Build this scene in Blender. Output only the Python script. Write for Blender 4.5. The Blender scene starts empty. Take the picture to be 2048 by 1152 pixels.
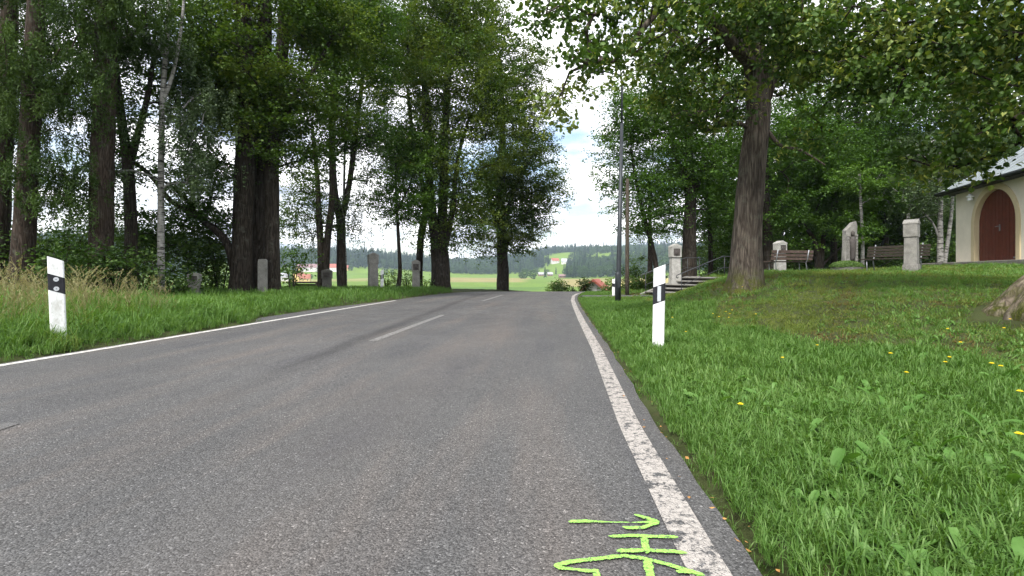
import bpy, math, random
import numpy as np
from mathutils import Vector, Matrix, noise as mnoise
random.seed(7)
rng = np.random.default_rng(7)
scene = bpy.context.scene
COL = scene.collection

# ------------------------------------------------------------------ camera
EYE = 0.92
F = 1024.0          # focal length in pixels of the 2048 px wide frame
HZ = 548.0          # row of the horizon
cd = bpy.data.cameras.new("camera")
cam = bpy.data.objects.new("camera", cd)
COL.objects.link(cam)
cam.location = (0, 0, EYE)
cam.rotation_euler = (math.radians(90), 0, 0)
cd.sensor_width = 36.0
cd.lens = 36.0 * F / 2048.0
cd.shift_y = -(576 - HZ) / 2048.0
cd.clip_start = 0.05
cd.clip_end = 6000
scene.camera = cam

# ------------------------------------------------------------------ sky, sun, exposure
SUN_EL, SUN_AZ = math.radians(52), math.radians(-150)   # azimuth from +Y towards +X
world = bpy.data.worlds.new("World")
scene.world = world
world.use_nodes = True
wt = world.node_tree
wt.nodes.clear()
def wn(t, **k):
    n = wt.nodes.new(t)
    for a, b in k.items():
        setattr(n, a, b)
    return n
wo = wn('ShaderNodeOutputWorld')
bg = wn('ShaderNodeBackground')
bg.inputs['Strength'].default_value = 0.1
wt.links.new(bg.outputs[0], wo.inputs[0])
sky = wn('ShaderNodeTexSky')
sky.sky_type = 'NISHITA'
sky.sun_disc = False
sky.sun_elevation = SUN_EL
sky.sun_rotation = SUN_AZ
sky.air_density = 1.2
sky.dust_density = 1.0
tc = wn('ShaderNodeTexCoord')
sp = wn('ShaderNodeSeparateXYZ')
wt.links.new(tc.outputs['Generated'], sp.inputs[0])
mz = wn('ShaderNodeMath', operation='ADD'); mz.inputs[1].default_value = 0.22
mz0 = wn('ShaderNodeMath', operation='MAXIMUM'); mz0.inputs[1].default_value = 0.0
wt.links.new(sp.outputs['Z'], mz0.inputs[0]); wt.links.new(mz0.outputs[0], mz.inputs[0])
dv = wn('ShaderNodeVectorMath', operation='DIVIDE')
cz = wn('ShaderNodeCombineXYZ')
for k in range(3):
    wt.links.new(mz.outputs[0], cz.inputs[k])
wt.links.new(tc.outputs['Generated'], dv.inputs[0]); wt.links.new(cz.outputs[0], dv.inputs[1])
nz = wn('ShaderNodeTexNoise'); nz.inputs['Scale'].default_value = 1.15; nz.inputs['Detail'].default_value = 7; nz.inputs['Roughness'].default_value = 0.55
wt.links.new(dv.outputs[0], nz.inputs['Vector'])
cr = wn('ShaderNodeValToRGB')
cr.color_ramp.elements[0].position = 0.36; cr.color_ramp.elements[0].color = (0, 0, 0, 1)
cr.color_ramp.elements[1].position = 0.50; cr.color_ramp.elements[1].color = (1, 1, 1, 1)
wt.links.new(nz.outputs['Fac'], cr.inputs[0])
nz2 = wn('ShaderNodeTexNoise'); nz2.inputs['Scale'].default_value = 2.3; nz2.inputs['Detail'].default_value = 6
wt.links.new(dv.outputs[0], nz2.inputs['Vector'])
cr2 = wn('ShaderNodeValToRGB')
cr2.color_ramp.elements[0].position = 0.36; cr2.color_ramp.elements[0].color = (2.7, 3.1, 3.8, 1)
cr2.color_ramp.elements[1].position = 0.58; cr2.color_ramp.elements[1].color = (11.0, 11.0, 11.1, 1)
wt.links.new(nz2.outputs['Fac'], cr2.inputs[0])
smx = wn('ShaderNodeMix', data_type='RGBA')
wt.links.new(cr.outputs[0], smx.inputs['Factor'])
wt.links.new(sky.outputs[0], smx.inputs[6]); wt.links.new(cr2.outputs[0], smx.inputs[7])
wt.links.new(smx.outputs[2], bg.inputs['Color'])

sd = bpy.data.lights.new("sun", 'SUN')
sd.energy = 2.4
sd.angle = math.radians(9)
sd.color = (1.0, 0.96, 0.9)
sun = bpy.data.objects.new("sun", sd)
COL.objects.link(sun)
sv = Vector((math.sin(SUN_AZ) * math.cos(SUN_EL), math.cos(SUN_AZ) * math.cos(SUN_EL), math.sin(SUN_EL)))
sun.rotation_euler = sv.to_track_quat('Z', 'Y').to_euler()
vs = scene.view_settings
vs.view_transform = 'Standard'
vs.look = 'None'
vs.gamma = 1
vs.use_curve_mapping = False
vs.exposure = 1.28
cy = scene.cycles
cy.use_denoising = True
cy.max_bounces = 7
cy.diffuse_bounces = 3
cy.glossy_bounces = 2
cy.transmission_bounces = 3
cy.transparent_max_bounces = 4
cy.volume_bounces = 0
cy.use_adaptive_sampling = True
cy.adaptive_threshold = 0.02

# ------------------------------------------------------------------ helpers
def P(px, py, Y):
    return Vector(((px - 1024) / F * Y, Y, EYE - (py - HZ) / F * Y))

def smooth(t):
    t = np.clip(t, 0, 1)
    return t * t * (3 - 2 * t)

def props(o, label=None, cat=None, group=None, kind=None):
    if label: o['label'] = label
    if cat: o['category'] = cat
    if group: o['group'] = group
    if kind: o['kind'] = kind
    return o

def empty(name, loc, label, cat, group=None, rz=0.0):
    o = bpy.data.objects.new(name, None)
    o.empty_display_size = 0.2
    COL.objects.link(o)
    o.location = loc
    o.rotation_euler = (0, 0, rz)
    return props(o, label, cat, group)

def link(name, me, mat=None, parent=None, world=True):
    o = bpy.data.objects.new(name, me)
    COL.objects.link(o)
    if mat is not None and not me.materials:
        me.materials.append(mat)
    if parent is not None:
        o.parent = parent
        if world:   # mesh written in world coordinates: keep it there
            o.matrix_parent_inverse = parent_matrix(parent).inverted()
    return o

def parent_matrix(p):
    m = Matrix.LocRotScale(p.location, p.rotation_euler, p.scale)
    if p.parent is not None:
        m = parent_matrix(p.parent) @ p.matrix_parent_inverse @ m
    return m

class MB:
    """collects boxes, tubes and sheets, links them as one mesh"""
    def __init__(s):
        s.v = []; s.f = []; s.sm = []
    def add(s, vs, fs, sm=False):
        b = len(s.v)
        s.v += [tuple(v) for v in vs]
        s.f += [tuple(i + b for i in f) for f in fs]
        s.sm += [sm] * len(fs)
    def box(s, c, d, M=None, taper=1.0):
        x, y, z = d[0] / 2, d[1] / 2, d[2] / 2
        vs = []
        for k, zz in enumerate((-z, z)):
            t = 1 if k == 0 else taper
            vs += [(-x * t, -y * t, zz), (x * t, -y * t, zz), (x * t, y * t, zz), (-x * t, y * t, zz)]
        vs = [Vector(v) + Vector(c) for v in vs]
        if M is not None: vs = [M @ v for v in vs]
        s.add(vs, [(3, 2, 1, 0), (4, 5, 6, 7), (0, 1, 5, 4), (1, 2, 6, 5), (2, 3, 7, 6), (3, 0, 4, 7)])
    def tube(s, pts, r, n=8, caps=True, sm=True):
        pts = [Vector(p) for p in pts]
        rr = r if isinstance(r, (list, tuple)) else [r] * len(pts)
        vs = []; fs = []
        ref = Vector((0.13, 0.21, 1)).normalized()
        for i, p in enumerate(pts):
            d = (pts[min(i + 1, len(pts) - 1)] - pts[max(i - 1, 0)]).normalized()
            if abs(d.dot(ref)) > 0.97: rf = Vector((1, 0.1, 0)).normalized()
            else: rf = ref
            a = d.cross(rf).normalized(); b = d.cross(a).normalized()
            for k in range(n):
                t = 2 * math.pi * k / n
                vs.append(p + (a * math.cos(t) + b * math.sin(t)) * rr[i])
        for i in range(len(pts) - 1):
            for k in range(n):
                k2 = (k + 1) % n
                fs.append((i * n + k, i * n + k2, (i + 1) * n + k2, (i + 1) * n + k))
        if caps:
            fs.append(tuple(range(n - 1, -1, -1)))
            fs.append(tuple((len(pts) - 1) * n + k for k in range(n)))
        s.add(vs, fs, sm)
    def prism(s, outline, y0, y1, M=None):
        """outline in x,z extruded along y"""
        n = len(outline)
        vs = [Vector((x, y0, z)) for x, z in outline] + [Vector((x, y1, z)) for x, z in outline]
        if M is not None: vs = [M @ v for v in vs]
        fs = [tuple(range(n)), tuple(range(2 * n - 1, n - 1, -1))]
        for k in range(n):
            k2 = (k + 1) % n
            fs.append((k2, k, n + k, n + k2))
        s.add(vs, fs)
    def mesh(s, name):
        me = bpy.data.meshes.new(name)
        me.from_pydata(s.v, [], s.f)
        me.polygons.foreach_set('use_smooth', s.sm)
        me.update()
        return me
    def build(s, name, mat, parent=None, world=True, bevel=0.0):
        o = link(name, s.mesh(name), mat, parent, world)
        if bevel:
            m = o.modifiers.new('bevel', 'BEVEL'); m.width = bevel; m.segments = 2; m.limit_method = 'ANGLE'
        return o

def np_mesh(name, verts, quads, attr=None, smooth_=False):
    me = bpy.data.meshes.new(name)
    nv = len(verts); nf = len(quads); k = quads.shape[1]
    me.vertices.add(nv); me.vertices.foreach_set('co', verts.astype(np.float32).ravel())
    me.loops.add(nf * k); me.loops.foreach_set('vertex_index', quads.astype(np.int32).ravel())
    me.polygons.add(nf)
    me.polygons.foreach_set('loop_start', np.arange(0, nf * k, k, dtype=np.int32))
    me.polygons.foreach_set('loop_total', np.full(nf, k, dtype=np.int32))
    me.polygons.foreach_set('use_smooth', np.full(nf, smooth_))
    me.update(calc_edges=True)
    if attr:
        for an, (dom, typ, arr) in attr.items():
            a = me.attributes.new(an, typ, dom)
            a.data.foreach_set('color' if typ == 'FLOAT_COLOR' else 'vector' if typ == 'FLOAT_VECTOR' else 'value', arr.astype(np.float32).ravel())
    return me

# ------------------------------------------------------------------ materials
def mat_new(name):
    m = bpy.data.materials.new(name)
    m.use_nodes = True
    nt = m.node_tree
    nt.nodes.clear()
    out = nt.nodes.new('ShaderNodeOutputMaterial')
    return m, nt, out

class NT:
    def __init__(s, nt): s.nt = nt
    def n(s, t, **k):
        q = s.nt.nodes.new(t)
        for a, b in k.items(): setattr(q, a, b)
        return q
    def l(s, a, b): s.nt.links.new(a, b)
    def noise(s, scale, detail=4, rough=0.5, vec=None, dist=0.0):
        q = s.n('ShaderNodeTexNoise'); q.inputs['Scale'].default_value = scale
        q.inputs['Detail'].default_value = detail; q.inputs['Roughness'].default_value = rough
        q.inputs['Distortion'].default_value = dist
        if vec is not None: s.l(vec, q.inputs['Vector'])
        return q.outputs['Fac']
    def voro(s, scale, vec=None, feature='F1', out='Distance'):
        q = s.n('ShaderNodeTexVoronoi'); q.feature = feature; q.inputs['Scale'].default_value = scale
        if vec is not None: s.l(vec, q.inputs['Vector'])
        return q.outputs[out]
    def ramp(s, fac, stops):
        q = s.n('ShaderNodeValToRGB')
        e = q.color_ramp.elements
        while len(e) < len(stops): e.new(0.5)
        for i, (p, c) in enumerate(stops):
            e[i].position = p
            e[i].color = (c, c, c, 1) if isinstance(c, (int, float)) else tuple(c) + (1,)
        s.l(fac, q.inputs[0]); return q.outputs[0]
    def mix(s, fac, a, b, mode='MIX'):
        q = s.n('ShaderNodeMix', data_type='RGBA', blend_type=mode)
        for inp, v in (('Factor', fac),):
            if isinstance(v, (int, float)): q.inputs[0].default_value = v
            else: s.l(v, q.inputs[0])
        for i, v in ((6, a), (7, b)):
            if isinstance(v, (tuple, list)): q.inputs[i].default_value = tuple(v) + (1,)
            else: s.l(v, q.inputs[i])
        return q.outputs[2]
    def math(s, op, a, b=None, c=None):
        q = s.n('ShaderNodeMath', operation=op)
        for i, v in enumerate((a, b, c)):
            if v is None: continue
            if isinstance(v, (int, float)): q.inputs[i].default_value = v
            else: s.l(v, q.inputs[i])
        return q.outputs[0]
    def obj(s, scale=None):
        q = s.n('ShaderNodeTexCoord').outputs['Object']
        if scale:
            m = s.n('ShaderNodeMapping'); m.inputs['Scale'].default_value = scale
            s.l(q, m.inputs[0]); return m.outputs[0]
        return q
    def bump(s, h, strength=0.5, dist=0.01):
        q = s.n('ShaderNodeBump'); q.inputs['Strength'].default_value = strength; q.inputs['Distance'].default_value = dist
        s.l(h, q.inputs['Height']); return q.outputs[0]
    def bsdf(s, out, col, rough=0.8, nrm=None, spec=0.3, metal=0.0):
        q = s.n('ShaderNodeBsdfPrincipled')
        if isinstance(col, (tuple, list)): q.inputs['Base Color'].default_value = tuple(col) + (1,)
        else: s.l(col, q.inputs['Base Color'])
        if isinstance(rough, (int, float)): q.inputs['Roughness'].default_value = rough
        else: s.l(rough, q.inputs['Roughness'])
        q.inputs['Specular IOR Level'].default_value = spec
        q.inputs['Metallic'].default_value = metal
        if nrm is not None: s.l(nrm, q.inputs['Normal'])
        if out is not None: s.l(q.outputs[0], out.inputs[0])
        return q

def simple(name, col, rough=0.7, var=0.25, scale=6.0, bump=0.2, bscale=60, metal=0.0, spec=0.3):
    m, nt, out = mat_new(name); s = NT(nt)
    f = s.noise(scale, 5, 0.6, s.obj())
    c = s.ramp(f, [(0.3, tuple(x * (1 - var) for x in col)), (0.7, tuple(min(1, x * (1 + var)) for x in col))])
    nb = s.bump(s.noise(bscale, 4, 0.6, s.obj()), bump, 0.01)
    s.bsdf(out, c, rough, nb, spec, metal)
    return m

def granite(name, col, moss=0.35):
    m, nt, out = mat_new(name); s = NT(nt)
    v = s.obj()
    f = s.noise(5, 6, 0.65, v)
    c = s.ramp(f, [(0.3, tuple(x * .62 for x in col)), (0.55, col), (0.75, tuple(x * 1.2 for x in col))])
    sp_ = s.ramp(s.noise(220, 2, 0.5, v), [(0.35, 0.55), (0.5, 1.0), (0.68, 1.25)])
    c = s.mix(1.0, c, sp_, 'MULTIPLY')
    ms = s.ramp(s.noise(3.1, 7, 0.7, v), [(0.52, 0.0), (0.7, moss)])
    c = s.mix(ms, c, (0.09, 0.095, 0.05))
    nb = s.bump(s.noise(70, 6, 0.7, v), 0.55, 0.012)
    s.bsdf(out, c, 0.9, nb, 0.2)
    return m

def bark_mat(name, dark, light, moss=0.0, sx=14, sz=2.2):
    m, nt, out = mat_new(name); s = NT(nt)
    v0 = s.obj((1, 1, 0.11))
    nn_ = s.n('ShaderNodeTexNoise'); nn_.inputs['Scale'].default_value = 5; nn_.inputs['Detail'].default_value = 3; s.l(v0, nn_.inputs['Vector'])
    mv = s.n('ShaderNodeMix', data_type='RGBA', blend_type='LINEAR_LIGHT'); mv.inputs[0].default_value = 0.12
    s.l(v0, mv.inputs[6]); s.l(nn_.outputs['Color'], mv.inputs[7]); v = mv.outputs[2]
    vo = s.voro(sx * 1.4, v, 'DISTANCE_TO_EDGE')
    n1 = s.noise(sx * 1.3, 6, 0.7, v)
    h = s.math('ADD', s.math('MULTIPLY', vo, .75), s.math('MULTIPLY', n1, 0.95))
    c = s.ramp(h, [(0.30, tuple(x * .35 for x in dark)), (0.5, dark), (0.8, light)])
    lich = s.ramp(s.noise(4, 6, 0.75, s.obj()), [(0.55, 0.0), (0.72, 0.5)])
    c = s.mix(lich, c, (0.13, 0.14, 0.11))
    if moss:
        # moss grows round the foot of the trunk
        sz_ = s.n('ShaderNodeSeparateXYZ'); s.l(s.n('ShaderNodeNewGeometry').outputs['Position'], sz_.inputs[0])
        hh = s.n('ShaderNodeMapRange'); s.l(sz_.outputs['Z'], hh.inputs[0])
        hh.inputs[1].default_value = moss + 0.35; hh.inputs[2].default_value = moss - 0.1
        hh.inputs[3].default_value = 0; hh.inputs[4].default_value = 1
        mk = s.math('MULTIPLY', hh.outputs[0], s.ramp(s.noise(6, 6, 0.7, s.obj()), [(0.4, 0.0), (0.55, 1.0)]))
        c = s.mix(mk, c, s.ramp(s.noise(60, 3, 0.6, s.obj()), [(0.3, (0.03, 0.035, 0.008)), (0.7, (0.09, 0.1, 0.02))]))
    nb = s.bump(h, 0.9, 0.03)
    s.bsdf(out, c, 0.95, nb, 0.1)
    return m

def birch_mat(name):
    m, nt, out = mat_new(name); s = NT(nt)
    v = s.obj((1.2, 1.2, 7))
    f = s.noise(2.6, 5, 0.65, v)
    mk = s.ramp(f, [(0.52, 0.0), (0.6, 1.0)])
    zz = s.noise(9, 4, 0.6, s.obj())
    c = s.mix(mk, s.ramp(zz, [(0.3, (0.15, 0.145, 0.13)), (0.7, (0.33, 0.32, 0.3))]), (0.03, 0.027, 0.024))
    s.bsdf(out, c, 0.8, s.bump(f, 0.4, 0.01), 0.2)
    return m

def leaf_mat(name, dark, mid, light, trans=0.38, gloss=0.07, attr=True):
    """dark/mid/light: old leaf to fresh leaf / bract; in crowns brighter tones also paint sunlit clumps"""
    m, nt, out = mat_new(name); s = NT(nt)
    if attr:
        a = s.n('ShaderNodeAttribute', attribute_name='tint').outputs['Fac']
    else:
        oi = s.n('ShaderNodeObjectInfo').outputs['Random']
        isl = s.n('ShaderNodeNewGeometry').outputs['Random Per Island']
        oi = s.math('ADD', s.math('MULTIPLY', oi, 0.5), s.math('MULTIPLY', isl, 0.55))
        a = s.math('MULTIPLY_ADD', oi, 0.6, s.math('MULTIPLY', s.noise(0.8, 4, 0.6, s.n('ShaderNodeNewGeometry').outputs['Position']), 0.5))
    c = s.ramp(a, [(0.0, dark), (0.5, mid), (0.82, tuple(0.5 * (p + q) for p, q in zip(mid, light))), (1.0, light)])
    d = s.n('ShaderNodeBsdfDiffuse'); s.l(c, d.inputs[0])
    t = s.n('ShaderNodeBsdfTranslucent')
    c2 = s.mix(1.0, c, (1.25, 1.25, 0.5), 'MULTIPLY'); s.l(c2, t.inputs[0])
    mx = s.n('ShaderNodeMixShader'); mx.inputs[0].default_value = trans
    s.l(d.outputs[0], mx.inputs[1]); s.l(t.outputs[0], mx.inputs[2])
    g = s.n('ShaderNodeBsdfGlossy'); g.inputs['Roughness'].default_value = 0.5
    g.inputs[0].default_value = (0.8, 1.0, 0.6, 1)
    m2 = s.n('ShaderNodeMixShader'); m2.inputs[0].default_value = gloss
    s.l(mx.outputs[0], m2.inputs[1]); s.l(g.outputs[0], m2.inputs[2])
    s.l(m2.outputs[0], out.inputs[0])
    return m

M = {}
M['granite'] = granite('granite', (0.24, 0.23, 0.21))
M['granite_light'] = granite('granite_light', (0.37, 0.36, 0.335), 0.15)
M['granite_dark'] = granite('granite_dark', (0.14, 0.133, 0.122), 0.5)
M['relief'] = granite('relief_stone', (0.085, 0.075, 0.07), 0.2)
M['concrete'] = granite('step_concrete', (0.2, 0.185, 0.165), 0.3)
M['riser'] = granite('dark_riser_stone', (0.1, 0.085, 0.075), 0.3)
M['white_plastic'] = simple('white_plastic', (0.78, 0.79, 0.8), 0.45, 0.05, 5, 0.05, 40)
def dirty_plastic(name):
    m, nt, out = mat_new(name); s = NT(nt)
    f = s.noise(7, 7, 0.7, s.obj((1, 1, 0.5)))
    c = s.ramp(f, [(0.35, (0.52, 0.52, 0.49)), (0.5, (0.74, 0.75, 0.75)), (0.7, (0.8, 0.81, 0.82))])
    d = s.ramp(s.noise(60, 5, 0.7, s.obj((1, 1, 0.3))), [(0.55, 0.0), (0.7, 0.6)])
    c = s.mix(d, c, (0.3, 0.3, 0.24))
    s.bsdf(out, c, 0.45, None, 0.4)
    return m
M['white_plastic'] = dirty_plastic('white_plastic_weathered')
M['black_plastic'] = simple('black_plastic', (0.014, 0.014, 0.018), 0.5, 0.3, 9, 0.1, 40)
M['reflector'] = simple('reflector', (0.5, 0.52, 0.55), 0.25, 0.1, 40, 0.3, 300, 0.2, 0.6)
M['iron'] = simple('painted_iron', (0.05, 0.052, 0.055), 0.5, 0.3, 12, 0.2, 80, 0.4)
M['lamp_metal'] = simple('lamp_post_metal', (0.035, 0.04, 0.045), 0.45, 0.25, 3, 0.1, 40, 0.3)
M['galv'] = simple('galvanised', (0.25, 0.26, 0.27), 0.5, 0.2, 10, 0.1, 60, 0.6)
M['wood'] = simple('bench_wood', (0.07, 0.048, 0.038), 0.7, 0.45, 14, 0.4, 50)
M['wood_dark'] = simple('bench_wood_dark', (0.035, 0.028, 0.02), 0.8, 0.4, 14, 0.4, 50)
M['pole_wood'] = bark_mat('pole_wood', (0.045, 0.036, 0.028), (0.1, 0.085, 0.065), 0, 30)
M['door'] = simple('door_wood', (0.1, 0.023, 0.013), 0.5, 0.2, 5, 0.25, 90)
def plaster(name, col):
    m, nt, out = mat_new(name); s = NT(nt)
    f = s.noise(1.4, 6, 0.65, s.obj())
    c = s.ramp(f, [(0.3, tuple(x * .88 for x in col)), (0.7, tuple(x * 1.06 for x in col))])
    s.bsdf(out, c, 0.92, s.bump(s.noise(90, 5, 0.7, s.obj()), 0.35, 0.008), 0.15)
    return m
M['plaster'] = plaster('cream_plaster', (0.68, 0.62, 0.51))
M['sand'] = plaster('sandstone_band', (0.52, 0.43, 0.27))
M['tin'] = simple('roof_tin', (0.30, 0.33, 0.34), 0.38, 0.2, 1.5, 0.1, 20, 0.6)
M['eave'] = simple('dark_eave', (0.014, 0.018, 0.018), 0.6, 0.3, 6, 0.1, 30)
M['bark_lime'] = bark_mat('lime_bark', (0.052, 0.042, 0.034), (0.13, 0.11, 0.09), 0.75)
M['bark_root'] = bark_mat('root_bark', (0.12, 0.095, 0.07), (0.3, 0.25, 0.19), 0.62, 11)
M['bark_dark'] = bark_mat('dark_bark', (0.024, 0.019, 0.015), (0.06, 0.05, 0.04), 0)
M['bark_con'] = bark_mat('conifer_bark', (0.03, 0.022, 0.017), (0.075, 0.058, 0.046), 0, 18)
M['birch'] = birch_mat('birch_bark')
M['lime'] = leaf_mat('lime_leaf', (0.016, 0.038, 0.006), (0.05, 0.095, 0.013), (0.17, 0.2, 0.035), .38, .03)
M['lime_near'] = leaf_mat('lime_leaf_with_bracts', (0.016, 0.04, 0.006), (0.05, 0.1, 0.013), (0.27, 0.29, 0.07), 0.4, 0.04)
M['maple'] = leaf_mat('maple_leaf', (0.02, 0.052, 0.008), (0.052, 0.115, 0.014), (0.12, 0.22, 0.03), .4, .03)
M['birchleaf'] = leaf_mat('birch_leaf', (0.03, 0.052, 0.022), (0.055, 0.085, 0.038), (0.11, 0.15, 0.07), 0.3, 0.05)
M['needle'] = leaf_mat('needles', (0.016, 0.034, 0.009), (0.036, 0.066, 0.015), (0.075, 0.115, 0.03), 0.28, .02)
M['shrub'] = leaf_mat('shrub_leaf', (0.016, 0.042, 0.008), (0.042, 0.088, 0.015), (0.11, 0.16, 0.035), .36, .03)
M['shrub_light'] = leaf_mat('light_shrub_leaf', (0.05, 0.1, 0.022), (0.085, 0.15, 0.034), (0.17, 0.23, 0.07), .35, .03)
M['grass'] = leaf_mat('grass_blade', (0.045, 0.11, 0.02), (0.083, 0.172, 0.034), (0.17, 0.26, 0.07), 0.4, 0.03, False)
M['lawn'] = leaf_mat('lawn_blade', (0.065, 0.1, 0.017), (0.11, 0.155, 0.028), (0.2, 0.19, 0.06), 0.3, 0.02, False)
M['moss'] = leaf_mat('dry_moss', (0.06, 0.055, 0.018), (0.12, 0.095, 0.035), (0.2, 0.16, 0.07), 0.2, 0.0, False)
M['straw'] = leaf_mat('straw', (0.13, 0.13, 0.05), (0.24, 0.21, 0.1), (0.4, 0.31, 0.2), 0.3, 0.04, False)
M['weed'] = leaf_mat('broad_leaf', (0.045, 0.115, 0.018), (0.085, 0.19, 0.036), (0.16, 0.28, 0.08), 0.35, 0.04, False)
M['forest'] = leaf_mat('forest_leaf', (0.012, 0.028, 0.012), (0.022, 0.046, 0.017), (0.045, 0.075, 0.026), 0.15, 0.0)
M['forest_light'] = leaf_mat('broadleaf_wood', (0.026, 0.055, 0.018), (0.044, 0.085, 0.026), (0.08, 0.125, 0.04), 0.2, 0.0)
M['petal'] = simple('yellow_petal', (0.85, 0.66, 0.015), 0.5, 0.1, 30, 0.0)
M['litter'] = simple('leaf_litter', (0.34, 0.17, 0.05), 0.8, 0.5, 40, 0.0)

# ------------------------------------------------------------------ terrain
XR_T = np.array([-60, -4, 0, 1.7, 3.1, 6.2, 10.2, 14, 18.1, 21.4, 24, 27, 32, 40, 55, 80, 120, 5000.])
XR_V = np.array([-6, .35, .52, .61, .71, 1.03, 1.38, 1.73, 2.14, 2.57, 3.05, 3.8, 5.6, 9.5, 19, 38, 72, 72.])
def xr(Y): return np.interp(Y, XR_T, XR_V)
def xl(Y): return xr(Y) - np.interp(Y, [-5, 5, 18, 24, 34, 60], [6.0, 6.05, 6.15, 6.2, 7.2, 7.0])
def edge_r(Y): return xr(Y) + 0.17 + 0.006 * np.sin(np.asarray(Y) * 3.1) + 0.008 * np.sin(np.asarray(Y) * 7.7)
def edge_l(Y): return xl(Y) - 0.14 - 0.5 * smooth((Y - 9.6) / 1.2) * (1 - smooth((Y - 13.5) / 5))
PD = [0, 22]; PZ = [0, 0]
for d_ in np.linspace(24, 56.5, 14):
    PD.append(d_); PZ.append(-0.00174 * (d_ - 22) ** 2)
PD += [130, 200, 300, 437, 520, 600, 700, 800, 900, 1000, 1150, 1300, 1600, 2100, 6000]
PZ += [-10.2, -13.5, -15, -14, -11.2, -7.3, -2.5, 3.3, 10, 18.5, 33, 47, 62, 66, 66]
PD = np.array(PD); PZ = np.array(PZ)
def base(X, Y):
    left = np.maximum(0, -X - 6) * 1.3
    Yp = np.maximum(Y, 0)
    Dn = np.sqrt(Yp ** 2 + left ** 2)
    shift = 42 * smooth((X - 7.2 - (Y - 22) * 0.4) / 6) * (1 - smooth((Y - 60) / 70))
    Dn = np.maximum(Dn - shift, 0)
    h = np.hypot(X, Yp)
    w = smooth((Dn - 60) / 70)
    D = (1 - w) * Dn + w * h
    z = np.interp(D, PD, PZ)
    far = smooth((h - 550) / 400)
    z = z + far * (14 * np.sin(X / 190 - 0.6) + 6 * np.sin(X / 83 + Y / 210))
    return z
def G(X, Y):
    X = np.asarray(X, float); Y = np.asarray(Y, float)
    z = base(X, Y)
    sR = X - edge_r(Y); sL = edge_l(Y) - X
    H = np.interp(Y, [-5, 4, 8, 11, 15, 17, 19, 22, 26], [.6, .7, .74, .86, .93, .95, .93, .78, .75])
    W = np.interp(Y, [0, 4, 8, 11, 16, 22], [8, 8, 6, 4.9, 4.5, 3.6])
    s0 = np.interp(Y, [0, 6, 12, 16, 20, 26], [.6, .5, .3, 1.5, 2.95, 3.1])
    near = 1 - smooth((Y - 50) / 30)
    bank = H * smooth((sR - s0) / W) + 0.24 * smooth((X - 11) / 5) * (1 - smooth((Y - 26) / 8))
    # the path to the stairs is cut level
    pd = np.abs(Y - (20.2 + (X - 3) * 0.12))
    cut = (1 - smooth((pd - 0.75) / 0.7)) * smooth((7.0 - X) / 1.0)
    bank = bank * (1 - cut)
    z = z + np.where(sR > 0, bank, 0) * near
    z = z + np.where(sL > 0, 0.14 * smooth(sL / 1.1) * (1 - smooth((sL - 7) / 7)), 0) * near
    out = np.minimum(np.maximum(sR, sL), 3)
    Q_ = (X - 6.75) * .86 + (Y - 20.6) * .51; Wq_ = -(X - 6.75) * .51 + (Y - 20.6) * .86
    inst = (Q_ > -.35) & (Q_ < 4.2) & (Wq_ > -.28) & (Wq_ < 2.2)
    z = np.where(inst, np.minimum(z, np.clip(Q_ / .52, 0, 5) * .152 - .12), z)
    bump = 0.018 * (np.sin(X * 2.3 + 1.1) * np.sin(Y * 1.9) + 0.6 * np.sin(X * 5.1 + Y * 3.3) + .5 * np.sin(Y * 6.1 - X * 2.2))
    z = z + np.where(out > 0, bump * np.clip(out, 0, 1) * (1 - cut * (X < 8)), 0) * near
    z = z - np.where((out < 0.05) & (Y < 115), 0.07, 0) + np.where((out > 0.05) & (Y < 115), 0.02, 0)
    return z
def g(x, y): return float(G(x, y))
def hit(px, py, lo=60, hi=2200):
    """the point of the ground seen in that direction"""
    D = np.linspace(lo, hi, 4000)
    X = (px - 1024) / F * D
    z = G(X, D)
    row = HZ + (EYE - z) / D * F
    ok = np.where((row <= py) & (D > 400))[0]
    k = ok[0] if len(ok) else -1
    return Vector((X[k], D[k], z[k]))

def axis(lo, hi, a, b, st, gr, cap):
    xs = list(np.arange(a, b + 1e-6, st))
    d = st; x = b
    while x < hi:
        d = min(d * gr, cap); x += d; xs.append(min(x, hi))
    d = st; x = a
    while x > lo:
        d = min(d * gr, cap); x -= d; xs.insert(0, max(x, lo))
    return np.array(xs)
def grid_mesh(name, xs, ys, zf, colf):
    XX, YY = np.meshgrid(xs, ys)
    ZZ = zf(XX, YY)
    v = np.stack([XX, YY, ZZ], -1).reshape(-1, 3)
    nx, ny = len(xs), len(ys)
    i = np.arange(nx - 1); j = np.arange(ny - 1)
    I, J = np.meshgrid(i, j)
    q = np.stack([J * nx + I, J * nx + I + 1, (J + 1) * nx + I + 1, (J + 1) * nx + I], -1).reshape(-1, 4)
    c = colf(XX, YY).reshape(-1, 3)
    c = np.concatenate([c, np.ones((len(c), 1))], 1)
    return np_mesh(name, v, q, {'crop': ('POINT', 'FLOAT_COLOR', c)}, True)

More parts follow.
